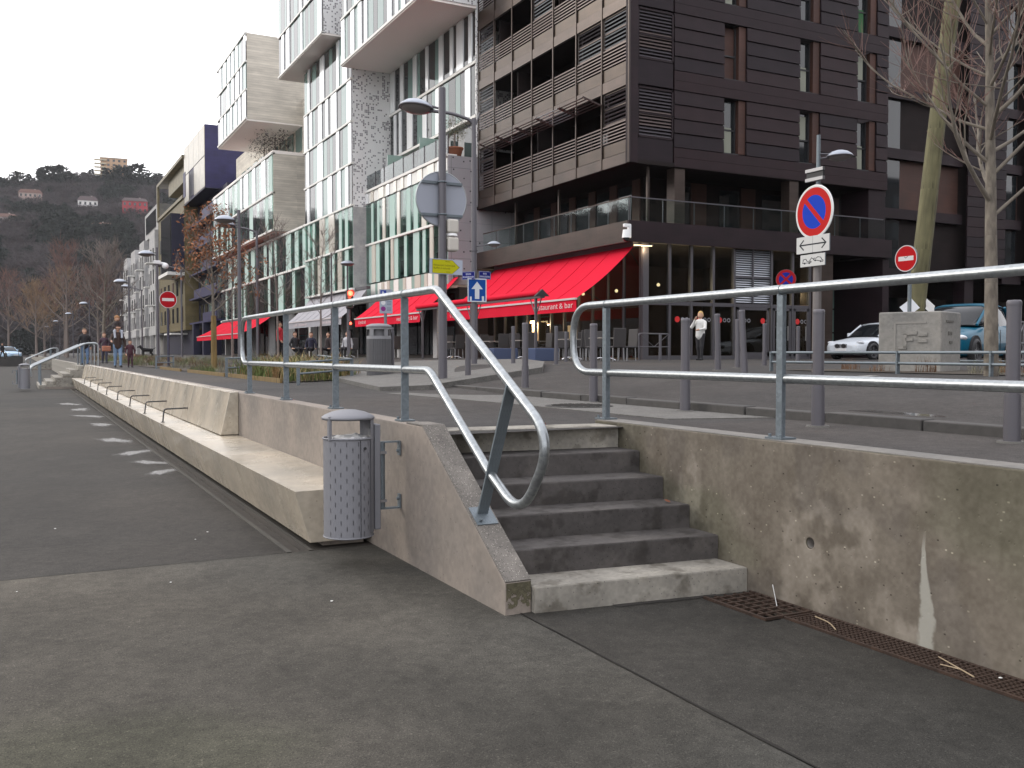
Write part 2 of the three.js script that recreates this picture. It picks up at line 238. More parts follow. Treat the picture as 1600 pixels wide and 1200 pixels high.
// ---------- retaining walls and stairs ----------
const speck = tex(512, 512, (u, v, i, j) => { const m = fbm(u * 6, v * 6, 21, 4, 6); let k = 160 + 50 * (m - 0.5) + 40 * (hash(i, j, 6) - 0.5); const a = hash(i >> 2, j >> 2, 8); if (a > 0.95) k += 60; if (a < 0.06) k -= 40; return [k, k * 0.98, k * 0.95]; }, true, 0.7);
M.exposed = std([0.42, 0.40, 0.38], 0.9, { map: speck, bumpMap: T.grit, bumpScale: 0.006 });
{
  const w = thing('retaining_wall', 'long low concrete wall with sloping stair cheek behind the pale bench', 'wall');
  const prof = [[-46, -0.1], [-5.09, -0.1], [-5.09, 0.195], [-6.43, 1.06], [-46, 1.06]];
  part('wall_body', prismX(prof, 2.59, 2.77, 0.008), M.wallLeft, w);
  part('coping', prismX([[-5.095, 0.197], [-6.432, 1.062], [-6.75, 1.062], [-6.75, 1.072], [-6.43, 1.072], [-5.09, 0.207]], 2.592, 2.768), M.exposed, w);
  const moss = tex(128, 128, (u, v, i, j) => { const n = fbm(u * 8, v * 8, 5, 4), k = hash(i >> 1, j >> 1, 5); return [58 + 50 * n + 26 * k, 54 + 48 * n + 26 * k, 42 + 40 * n + 20 * k, n + 0.5 * v + 0.12 * k > 0.7 ? 255 : 0]; }, true, 1);
  const mg = new THREE.PlaneGeometry(0.17, 0.16).translate(2.68, 0.115, -5.086);
  part('moss', mg, std([0.7, 0.7, 0.7], 1, { map: moss, alphaTest: 0.5 }), w);
}
const wallTex = tex(2048, 512, (u, v, i, j) => { // stains, pits and lime runs of the wall right of the stairs; 6.4 m by 1.1 m
  const X = u * 6.4, Y = v * 1.1, z = X - 7; // z of the wall
  const big = fbm(X * 1.5, Y * 1.8, 101, 5), md = fbm(X * 6, Y * 6, 105, 4), fi = fbm(X * 40, Y * 40, 107, 2), run = fbm(X * 9, Y * 1.2, 109, 4), al = fbm(X * 0.7 + 4, Y * 1.1, 115, 4);
  let r = 128, g = 119, b = 107;
  const k = 34 * (big - 0.5) + 26 * (md - 0.5) + 22 * (fi - 0.5) + 22 * (run - 0.5); r += k; g += k; b += k;
  const pale = smooth(0.53, 0.68, fbm(X * 2.6 + 8, Y * 1.9 + 2, 111, 5)) * smooth(0.35, 0.6, md + 0.1); r += 28 * pale; g += 28 * pale; b += 28 * pale;
  const gr = smooth(0.45, 0.62, al); r -= 13 * gr; g -= 9 * gr; b -= 13 * gr;
  const dk = 0.7 * smooth(0.56, 0.72, fbm(X * 3 + 20, Y * 3, 119, 4)); r -= 18 * dk; g -= 17 * dk; b -= 14 * dk;
  const p = hash(i >> 2, j >> 2, 121); if (p > 0.9972) { const h = 20 + 46 * hash(i >> 2, j >> 2, 5); r += h; g += h; b += h * 0.9; } else if (p < 0.0022) { r -= 50; g -= 50; b -= 48; }
  const cx = -3.47 + 0.015 * Math.sin(Y * 9), wd = 0.012 + 0.05 * smooth(0.62, 0.1, Y), e = Math.abs(z - cx + 0.02 * (md - 0.5)) / wd; // lime run
  if (Y < 0.66) { const q = smooth(1, 0.55, e + 0.5 * (fi - 0.5)) * smooth(0.66, 0.5, Y + 0.08 * (md - 0.5)) * 0.85; r = lerp(r, 196, q); g = lerp(g, 195, q); b = lerp(b, 186, q); }
  return [r, g, b];
}, true, 6.4, 1.1);
wallTex.offset.set(7 / 6.4, 0);
{
  const w = thing('retaining_wall', 'weathered concrete wall with a weep hole right of the stairs', 'wall');
  const mat = std([1, 1, 1], 0.88, { map: wallTex, bumpMap: T.smoothBump, bumpScale: 0.004 });
  mat.color = lin(0.60, 0.595, 0.58);
  const s = new THREE.Shape([[-6.78, -0.1], [8, -0.1], [8, 1.03], [-6.78, 1.03]].map((q) => new THREE.Vector2(...q)));
  const hole = new THREE.Path(); hole.absellipse(-4.31, 0.425, 0.033, 0.033, 0, 2 * PI, true); s.holes.push(hole);
  const g = new THREE.ExtrudeGeometry(s, { depth: 0.22 - 0.016, bevelEnabled: true, bevelSize: 0.008, bevelThickness: 0.008, bevelOffset: -0.008, bevelSegments: 2, curveSegments: 16 }).translate(0, 0, 0.008);
  g.applyMatrix4(new THREE.Matrix4().set(0, 0, 1, 4.3, 0, 1, 0, 0, 1, 0, 0, 0, 0, 0, 0, 1));
  for (const k of ['position', 'normal', 'uv']) { const a = g.attributes[k], n = a.itemSize; for (let i = 0; i < a.count; i += 3) for (let c = 0; c < n; c++) { const t = a.array[(i + 1) * n + c]; a.array[(i + 1) * n + c] = a.array[(i + 2) * n + c]; a.array[(i + 2) * n + c] = t; } }
  part('wall_body', boxUV(g), mat, w);
  const cap = part('coping', ext(4.31, 4.515, 1.0305, 1.036, 7.9, -6.76), std([0.36, 0.34, 0.31], 0.9, { map: T.concrete, bumpMap: T.grit, bumpScale: 0.003 }), w);
  part('weep_pipe', new THREE.CylinderGeometry(0.032, 0.032, 0.2, 16, 1, true).rotateZ(PI / 2).translate(4.41, 0.425, -4.31), std([0.25, 0.23, 0.21], 0.9), w);
}
{ // six steps, their fronts a little askew to the walls
  const st = thing('stone_stairs', 'six concrete steps between the cheek wall and the stained wall', 'stairs');
  const zl = [-5.05, -5.36, -5.68, -6.0, -6.31, -6.62], zr = [-4.87, -5.17, -5.49, -5.81, -6.12, -6.42], rr = rng(5);
  for (let k = 0; k < 6; k++) {
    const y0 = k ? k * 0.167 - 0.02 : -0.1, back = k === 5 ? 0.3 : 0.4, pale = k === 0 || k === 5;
    const q = [[2.775, zl[k]], [4.295, zr[k]], [4.295, zr[k] - back], [2.775, zl[k] - back]];
    // the front edges wander by a few millimetres, as worn concrete does
    const front = []; for (let i = 0; i <= 12; i++) { const t = i / 12; front.push([lerp(2.775, 4.295, t), lerp(zl[k], zr[k], t) + (i && i < 12 ? 0.006 * (rr() - 0.5) : 0)]); }
    const o = part('step', prismY([...front, q[2], q[3]], y0, (k + 1) * 0.167 - 0.001 + (k === 5 ? 0.006 : 0), 0.012), pale ? M.stepPale : M.stepDark, st);
    if (pale) o.userData.label = k ? 'pale top step' : 'pale bottom step';
  }
}
{ // dark patch painting the shade in the broken asphalt gap under the bottom step
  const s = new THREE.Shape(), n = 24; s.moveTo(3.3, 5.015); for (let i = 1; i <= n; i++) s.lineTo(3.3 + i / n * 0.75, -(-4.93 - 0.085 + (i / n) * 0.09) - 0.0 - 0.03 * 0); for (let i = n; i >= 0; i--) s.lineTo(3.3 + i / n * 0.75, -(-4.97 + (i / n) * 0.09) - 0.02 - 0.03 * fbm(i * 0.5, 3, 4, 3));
  const g = new THREE.ShapeGeometry(s).rotateX(-PI / 2).translate(0, 0.005, 0); struct('broken_gap_shade', g, std([0.055, 0.05, 0.046], 0.95, { map: T.asphalt }));
}
// ---------- bench ----------
{
  const b = thing('concrete_bench', 'long pale concrete bench with sloping front and backrest along the wall', 'bench');
  const r = rng(8), L = 38.2 / 8;
  const sec = [[2.07, 0.05], [2.585, 0.05], [2.585, 0.487], [1.94, 0.48]];
  const g = boxUV(extrude(sec.map(([x, y]) => [x, y]), L - 0.006, 0.006));
  for (let i = 0; i < 8; i++) part('seat_block', g, M.bench, b, 0, 0, -7.56 - (i + 1) * L + 0.003);
  part('plinth', ext(2.2, 2.55, -0.02, 0.06, -7.66, -45.6), M.wallLeft, b);
}
{
  const b = scene.getObjectByName('concrete_bench');
  const N = 11, L = 32.6 / N, g = boxUV(extrude([[2.35, 0.5], [2.588, 0.5], [2.588, 1.075], [2.475, 1.065]], L - 0.008, 0.008));
  for (let i = 0; i < N; i++) part('backrest_block', g, M.bench, b, 0, 0, -13.0 - (i + 1) * L + 0.004);
  part('shim', ext(2.4, 2.58, 0.483, 0.502, -13.05, -45.5), M.bench, b);
}
{ // thin black loops standing on the seat
  const z = [-16.1, -18.6, -21.3, -24.2, -27.4, -30.7, -34.1, -37.4], ord = ['first', 'second', 'third', 'fourth', 'fifth', 'sixth', 'seventh', 'eighth'];
  const g = pipe([[2.0, 0.485, 0.06], [2.03, 0.69, 0], [2.41, 0.70, 0], [2.41, 0.63, 0]], 0.012, 0.04, false, 40, 8);
  const foot = new THREE.CylinderGeometry(0.03, 0.03, 0.008, 12).translate(2.0, 0.487, 0.06);
  let first;
  z.forEach((q, i) => { const lb = ord[i] + ' black metal loop on the bench counted from the near end';
    if (!i) { first = thing('bench_loop', lb, 'metal loop', [0, 0, q], 0, 'black loops along the bench'); part('bar', g, M.black, first); part('foot_plate', foot, M.black, first); } else copyOf(first, lb, [0, 0, q]); });
}
{ // slot drain along the bench foot
  const d = thing('slot_drain', 'narrow sunken gutter running along the foot of the bench', 'drain');
  part('channel', merge([ext(1.895, 2.045, -0.07, -0.05, -7.5, -45.6), ext(1.885, 1.9, -0.07, -0.002, -7.5, -45.6), ext(2.04, 2.055, -0.07, -0.002, -7.5, -45.6)]), std([0.11, 0.095, 0.08], 0.9, { map: T.concrete }), d);
  part('edge_strip', ext(1.86, 1.9, 0.0, 0.008, -7.5, -45.6), std([0.11, 0.1, 0.085], 0.9, { map: T.concrete }), d);
  part('edge_strip', ext(2.04, 2.07, 0.0, 0.008, -7.5, -45.6), std([0.1, 0.09, 0.075], 0.9, { map: T.concrete }), d);
}
M.trough = std([0.2, 0.17, 0.14], 0.95, { map: T.concrete });
{ // rusty grating at the foot of the right wall
  const d = thing('drain_grating', 'rusty steel drain grating along the stained wall', 'drain');
  part('channel', merge([ext(4.04, 4.3, -0.2, -0.18, 6, -4.27), ext(4.03, 4.05, -0.2, 0, 6, -4.27), ext(4.05, 4.3, -0.2, -0.02, -4.27, -4.25)]), M.trough, d);
  part('frame', merge([ext(4.045, 4.062, 0.002, 0.016, 5, -4.26), ext(4.27, 4.29, 0.002, 0.016, 5, -4.26)]), M.rust, d);
  const bars = []; for (let z = -4.24; z < 2; z += 0.033) bars.push(bx(0.21, 0.008, 0.012, 4.166, 0.012, z)); for (let x = 4.085; x < 4.26; x += 0.03) bars.push(bx(0.005, 0.006, 6.2, x, 0.013, -1.1));
  part('bars', merge(bars), M.rust, d).userData.kind = 'stuff';
  const e = thing('drain_grating', 'open rusty square gully grate beside the bottom step', 'drain');
  part('pit', merge([ext(3.9, 4.3, -0.5, -0.48, -4.27, -4.86), ext(3.89, 3.91, -0.5, 0, -4.27, -4.86), ext(3.91, 4.3, -0.5, 0, -4.85, -4.87)]), M.trough, e);
  part('frame', merge([ext(3.91, 3.93, 0.002, 0.018, -4.27, -4.85), ext(3.93, 4.29, 0.002, 0.018, -4.27, -4.288), ext(4.275, 4.293, 0.002, 0.018, -4.29, -4.83)]), M.rust, e);
  for (let i = 0; i < 7; i++) part('bar', bx(0.35, 0.014, 0.014, 4.105, 0.014, -4.36 - i * 0.07), M.rust, e);
  for (let i = 0; i < 4; i++) part('bar', bx(0.012, 0.012, 0.54, 3.99 + i * 0.08, 0.012, -4.56), M.rust, e);
}
{ // litter
  single('drinking_straw', 'thin white straw standing in the gully grate', 'straw', rod([4.17, 0.01, -4.45], [4.15, 0.15, -4.47], 0.0025), M.white);
  const tw = std([0.3, 0.23, 0.15], 0.9);
  single('twig', 'pale forked twig lying on the grating', 'twig', merge([rod([4.1, 0.02, -3.02], [4.2, 0.024, -3.3], 0.004, 0.003), rod([4.14, 0.02, -3.12], [4.11, 0.022, -3.22], 0.004, 0.003)]), tw);
  single('twig', 'thin curved twig on the grating near the gully', 'twig', pipe([[4.1, 0.02, -3.9], [4.17, 0.024, -4.02], [4.2, 0.02, -4.16]], 0.004, 0.05, false, 60, 6), tw);
  const leafG = new THREE.CircleGeometry(0.03, 7).rotateX(-PI / 2 + 0.25); { const p = leafG.attributes.position; for (let i = 0; i < p.count; i++) p.setX(i, p.getX(i) * 0.6); }
  const lf = single('dead_leaf', 'small orange brown leaf on the third step by the wall', 'leaf', leafG, std([0.16, 0.055, 0.025], 0.9)); lf.position.set(4.18, 0.518, -5.6);
  const pm = std([0.6, 0.6, 0.57], 0.9), r = rng(77), cg = new THREE.DodecahedronGeometry(0.009).scale(1, 0.25, 0.8);
  const spots = [[-0.05, -7.1], [0.9, -6.9], [1.75, -5.9], [0.25, -9.5], [1.3, -8.4], [1.45, -8.7], [4.2, -2.95]];
  const crumb = ['at the left edge below the joint', 'below the joint, between the left edge and the bench', 'in front of the litter bin', 'on the dark asphalt left of the bench', 'beside the near end of the gutter, left one', 'beside the near end of the gutter, right one', 'on the rusty grating by the twig'];
  spots.forEach(([x, z], i) => { const o = single('pebble', 'tiny pale crumb ' + crumb[i], 'pebble', cg, pm, 'pale crumbs on the quay'); o.position.set(x, 0.004 + (x > 4 ? 0.018 : 0), z); o.rotation.y = r() * 6; o.scale.setScalar(0.7 + r() * 0.8); });
}

// ---------- railings ----------
{
  const w = thing('handrail', 'galvanised handrail curling down into a loop beside the stairs', 'railing');
  const X = 2.68;
  const P = (z, y) => [X, y, z];
  part('rail', pipe([P(-13.19, 1.46), P(-13.19, 2.06), P(-6.36, 2.06), P(-5.17, 1.39), P(-4.66, 1.10), P(-5.05, 0.60), P(-5.5, 0.83), P(-6.5, 1.468)], 0.0305, [0.25, 0.28, 0.06, 0.3, 0.42, 0.34, 0.05, 0.08], true, 36, 14), M.galv, w);
  for (const z of [-7.01, -8.86, -10.77, -12.72]) {
    const p = part('post', ext(X - 0.03, X + 0.03, 1.062, 2.03, z - 0.008, z + 0.008), M.galvPost, w);
    part('base_plate', merge([bx(0.12, 0.012, 0.14, X, 1.068, z), new THREE.CylinderGeometry(0.011, 0.011, 0.03, 6).translate(X - 0.04, 1.08, z + 0.045), new THREE.CylinderGeometry(0.011, 0.011, 0.03, 6).translate(X + 0.04, 1.08, z - 0.045), new THREE.CylinderGeometry(0.011, 0.011, 0.03, 6).translate(X - 0.04, 1.08, z - 0.045)]), M.galvPost, p);
    part('weld_ring', new THREE.TorusGeometry(0.031, 0.003, 6, 16).translate(X, 2.06, z), M.galvPost, p);
  }
  const b = part('brace', bar([X, 0.5, -5.62], [X, 1.40, -5.18], 0.016, 0.075), M.galvPost, w);
  const bp = merge([bx(0.15, 0.014, 0.17), new THREE.CylinderGeometry(0.012, 0.012, 0.04, 6).translate(-0.045, 0.01, 0.055), new THREE.CylinderGeometry(0.012, 0.012, 0.04, 6).translate(0.045, 0.01, -0.055)]).rotateX(0.57).translate(X, 0.527, -5.585);
  part('base_plate', bp, M.galvPost, b);
}
{
  const w = thing('handrail', 'galvanised two bar railing with rounded end on the right wall', 'railing'), X = 4.4;
  part('rail', pipe([[X, 1.43, 6], [X, 1.43, -7.3], [X, 2.01, -7.3], [X, 2.01, 6]], 0.0305, 0.27, false, 24, 14), M.galv, w);
  for (const z of [-6.76, -4.68, -2.6, -0.5, 1.6]) {
    const p = part('post', ext(X - 0.034, X + 0.034, 1.036, 1.98, z - 0.008, z + 0.008), M.galvPost, w);
    part('stiffener', ext(X - 0.034, X - 0.022, 1.04, 1.97, z + 0.008, z + 0.045), M.galvPost, p);
    part('base_plate', merge([bx(0.13, 0.012, 0.15, X, 1.043, z), new THREE.CylinderGeometry(0.011, 0.011, 0.03, 6).translate(X - 0.045, 1.055, z + 0.05), new THREE.CylinderGeometry(0.011, 0.011, 0.03, 6).translate(X - 0.045, 1.055, z - 0.05)]), M.galvPost, p);
    part('weld_ring', new THREE.TorusGeometry(0.031, 0.003, 6, 16).translate(X, 2.01, z), M.galvPost, p);
  }
}
// ---------- litter bin on the wall bracket ----------
M.liner = std([0.14, 0.14, 0.15], 0.7, { side: THREE.DoubleSide });
const binSlots = canvasTex(1024, 512, (c, w, h) => { c.fillStyle = '#fff'; c.fillRect(0, 0, w, h); c.fillStyle = '#000'; const rows = 8, cols = 26; for (let j = 0; j < rows * 2; j++) for (let i = 0; i < cols; i++) { if ((i + j) % 2) continue; if (i % 13 === 6 || i % 13 === 7) continue; const x = (i + 0.5) / cols * w, y = (j + 0.8) / (rows * 2 + 0.6) * h; c.fillRect(x - 2.5, y - 12, 5, 24); } });
binSlots.colorSpace = THREE.NoColorSpace; binSlots.wrapS = THREE.RepeatWrapping;
M.perf = std([0.17, 0.172, 0.188], 0.55, { alphaMap: binSlots, alphaTest: 0.5, side: THREE.DoubleSide });
function litterBin(label, pos, turn, mounted) {
  const b = thing('litter_bin', label, 'litter bin', pos, turn);
  const r = 0.185;
  const body = part('body', new THREE.CylinderGeometry(r, r, 0.74, 48, 1, true).translate(0, 0.4, 0), M.perf, b);
  part('liner', new THREE.CylinderGeometry(r - 0.02, r - 0.02, 0.72, 32, 1, true).translate(0, 0.4, 0), M.liner, body);
  part('floor', new THREE.CylinderGeometry(r - 0.002, r - 0.002, 0.012, 40).translate(0, 0.036, 0), M.paintGrey, body);
  part('rim', merge([new THREE.TorusGeometry(r, 0.008, 8, 48).rotateX(PI / 2).translate(0, 0.77, 0), new THREE.TorusGeometry(r, 0.006, 8, 48).rotateX(PI / 2).translate(0, 0.035, 0)]), M.paintGrey, body);
  part('seam', bx(0.004, 0.72, 0.004, 0, 0.4, r + 0.001), M.black, body).rotation.y = 0.2;
  part('lock', new THREE.CylinderGeometry(0.011, 0.011, 0.012, 12).rotateX(PI / 2).translate(Math.sin(0.42) * r, 0.70, Math.cos(0.42) * r), M.black, body);
  const lid = new THREE.LatheGeometry([[0.0, 0.985], [0.06, 0.981], [0.12, 0.968], [0.17, 0.948], [0.195, 0.932], [0.199, 0.918], [0.19, 0.908], [0, 0.908]].map((q) => new THREE.Vector2(...q)), 48);
  part('lid', lid, M.paintGrey, b);
  const bag = new THREE.IcosahedronGeometry(0.16, 3).scale(1, 0.22, 1).translate(0, 0.75, 0); { const p = bag.attributes.position; for (let i = 0; i < p.count; i++) { const n = fbm(p.getX(i) * 30 + 9, p.getZ(i) * 30 + 9, 3, 3); p.setY(i, p.getY(i) + 0.06 * (n - 0.4)); } bag.computeVertexNormals(); }
  part('rubbish', bag, std([0.5, 0.5, 0.5], 0.7), b);
  const arc = (a0, a1, y0, y1, rad, n = 14) => { const g = new THREE.CylinderGeometry(rad, rad, y1 - y0, n, 1, true, a0, a1 - a0); return g.translate(0, (y0 + y1) / 2, 0); };
  const gm = M.paintGrey.clone(); gm.side = THREE.DoubleSide;
  part('back_plate', arc(0.75, 2.35, 0.06, 0.925, r + 0.006), gm, b);      // towards +x, where the wall is
  part('upright', rbx(0.022, 0.18, 0.05, 0.004, -0.165, 0.85, 0.075), M.paintGrey, b).rotation.y = 0.0;
  if (mounted) {
    part('spine', rbx(0.05, 0.8, 0.16, 0.01, r + 0.02, 0.47, 0), M.paintGrey, b);
    const br = part('bracket', rod([0.262, 0.22, 0], [0.262, 0.72, 0], 0.028, 0.028, 16), M.galvPost, b);
    for (const y of [0.28, 0.65]) part('clamp', merge([new THREE.TorusGeometry(0.031, 0.007, 6, 16).rotateX(PI / 2).translate(0.262, y, 0), bx(0.05, 0.02, 0.05, 0.262, y, 0.03)]), M.steel, br);
    for (const y of [0.215, 0.725]) { const s = y > 0.5 ? -1 : 1; part('wall_arm', merge([bx(0.16, 0.012, 0.04, 0.33, y, 0), bx(0.012, 0.11, 0.045, 0.405, y + s * 0.05, 0), new THREE.CylinderGeometry(0.012, 0.012, 0.02, 6).rotateZ(PI / 2).translate(0.395, y + s * 0.07, 0)]), M.galvPost, br); }
  } else part('stand', rod([0.2, 0, 0], [0.2, 0.9, 0], 0.03), M.paintGrey, b);
  return b;
}
litterBin('grey slotted litter bin with domed lid bracketed to the stair wall', [2.175, 0.19, -6.88], 0, true);

// ---------- building materials ----------
M.brown = phy([0.044, 0.025, 0.031], 0.6, { map: T.cladding, specularIntensity: 0.4 });
M.brownB = phy([0.036, 0.022, 0.029], 0.6, { map: T.cladding, specularIntensity: 0.4 });
M.brownC = phy([0.052, 0.027, 0.032], 0.6, { map: T.cladding, specularIntensity: 0.4 });
M.brownLite = std([0.15, 0.108, 0.09], 0.34, { map: T.cladding, metalness: 0.55 });
M.brownPanel = std([0.135, 0.096, 0.072], 0.32, { map: T.cladding, metalness: 0.6 });
M.slatBrown = std([0.13, 0.1, 0.095], 0.42, { metalness: 0.4 });
M.louvreDark = std([0.085, 0.075, 0.085], 0.4, { metalness: 0.4 });
M.louvreLight = std([0.42, 0.44, 0.47], 0.35, { metalness: 0.5 });
M.inner = phy([0.035, 0.024, 0.023], 0.8, { map: T.cladding, specularIntensity: 0.4 });
M.seaClear = phy([0.62, 0.80, 0.74], 0.03, { transmission: 1, thickness: 0, ior: 1.52 }); M.seaFrost = phy([0.55, 0.74, 0.68], 0.5, { transmission: 0.45, thickness: 0, ior: 1.5 });
M.redwood = std([0.12, 0.045, 0.028], 0.7, { map: T.cladding });
M.glassDark = phy([0.015, 0.018, 0.02], 0.04, { ior: 1.6 });
M.glassTeal = phy([0.14, 0.22, 0.20], 0.06, { ior: 1.55 });
M.glassSea = phy([0.30, 0.42, 0.37], 0.08, { ior: 1.55 });
M.paneWhite = phy([0.80, 0.82, 0.82], 0.16, { ior: 1.5, clearcoat: 1, clearcoatRoughness: 0.05 });
M.paneWarm = phy([0.62, 0.58, 0.50], 0.2, { clearcoat: 0.6, clearcoatRoughness: 0.08 });
M.clear = phy([0.86, 0.93, 0.92], 0.02, { transmission: 1, thickness: 0, ior: 1.45 });
M.clearDim = phy([0.5, 0.54, 0.55], 0.03, { transmission: 1, thickness: 0, ior: 1.5 });
M.trimWhite = std([0.72, 0.71, 0.67], 0.5);
M.soffit = std([0.9, 0.84, 0.79], 0.7);
M.renderPale = std([0.74, 0.73, 0.72], 0.75, { map: T.concrete });
M.mosaic = std([0.9, 0.9, 0.9], 0.5, { map: T.mosaic });
M.holed = std([0.72, 0.71, 0.74], 0.7, { map: T.holes });
M.boardConcrete = std([0.92, 0.88, 0.82], 0.85, { map: tex(512, 512, (u, v, i, j) => { const row = Math.floor(v * 22), k = 205 + 18 * (hash(row, 1, 5) - 0.5) + 34 * (fbm(u * 5, v * 24, 81, 4) - 0.5) + 30 * (fbm(u * 3, v * 3, 83, 4, 3) - 0.5) - (Math.abs(v * 22 - Math.round(v * 22)) < 0.06 ? 22 : 0); return [k, k * 0.985, k * 0.95]; }, true, 4) });
M.mullion = std([0.10, 0.095, 0.105], 0.45, { metalness: 0.4 });
M.curtain = std([0.26, 0.27, 0.22], 0.9);

// a run of tall panes in a wall facing the river, from near (z0) to far (z1)
const boxCache = {};
const cbox = (w, h, d) => boxCache[[w.toFixed(3), h.toFixed(3), d.toFixed(3)]] ??= new THREE.BoxGeometry(w, h, d);
function paneRun(parent, X, z0, z1, n, y0, y1, kinds, seed, thick = 0.06) { // panes of three widths; pale ones never side by side
  const r = rng(seed), ws = []; let sum = 0; for (let i = 0; i < n; i++) { const w = [0.7, 1, 1.4][Math.floor(r() * 3)]; ws.push(w); sum += w; }
  const f = Math.abs(z1 - z0) / sum, pale = (m) => m === M.paneWhite || m === M.paneWarm; let last = null, z = z0;
  for (const w of ws) { let m, t = 0; do m = kinds[Math.floor(r() * kinds.length)]; while (t++ < 12 && (m === last || (pale(m) && pale(last)))); last = m; const L = w * f; part('pane', cbox(thick, y1 - y0 - 0.03, L - 0.035), m, parent, X + thick / 2 + (pale(m) ? -0.02 : 0.03), (y0 + y1) / 2, z - L / 2); z -= L; }
}
function loggia(parent, X, depth, z0, z1, y0, y1, seed) { // open floor behind a glass front: slab, ceiling, back wall with doors, cross walls
  const r = rng(seed), n = Math.round(Math.abs(z1 - z0) / 3.1), L = (z1 - z0) / n;
  part('slab', ext(X + 0.2, X + depth, y0 - 0.1, y0 + 0.06, z0, z1), M.soffit, parent);
  part('loggia_wall', ext(X + depth, X + depth + 0.15, y0, y1, z0, z1), M.renderPale, parent);
  for (let i = 0; i < n; i++) { const a = z0 + i * L; if (r() < 0.75) part('cross_wall', ext(X + 0.3, X + depth, y0, y1, a + 0.06, a - 0.06), M.renderPale, parent); part('door', ext(X + depth - 0.05, X + depth - 0.01, y0 + 0.06, y0 + 2.2, a + L * 0.12, a + L * (0.45 + 0.4 * r())), r() < 0.7 ? M.glassDark : M.inner, parent); part('rail', ext(X + 0.24, X + 0.27, y0 + 0.9, y0 + 0.96, a + L * 0.05, a + L * 0.95), M.mullion, parent); part('railing_glass', ext(X + 0.24, X + 0.26, y0 + 0.1, y0 + 0.88, a + L * 0.05, a + L * 0.95), M.clearDim, parent); }
}
function edge(parent, X, z0, z1, y, h = 0.12, d = 0.16) { part('floor_edge', ext(X - 0.06, X - 0.06 + d, y - h / 2, y + h / 2, z0, z1), M.trimWhite, parent); }

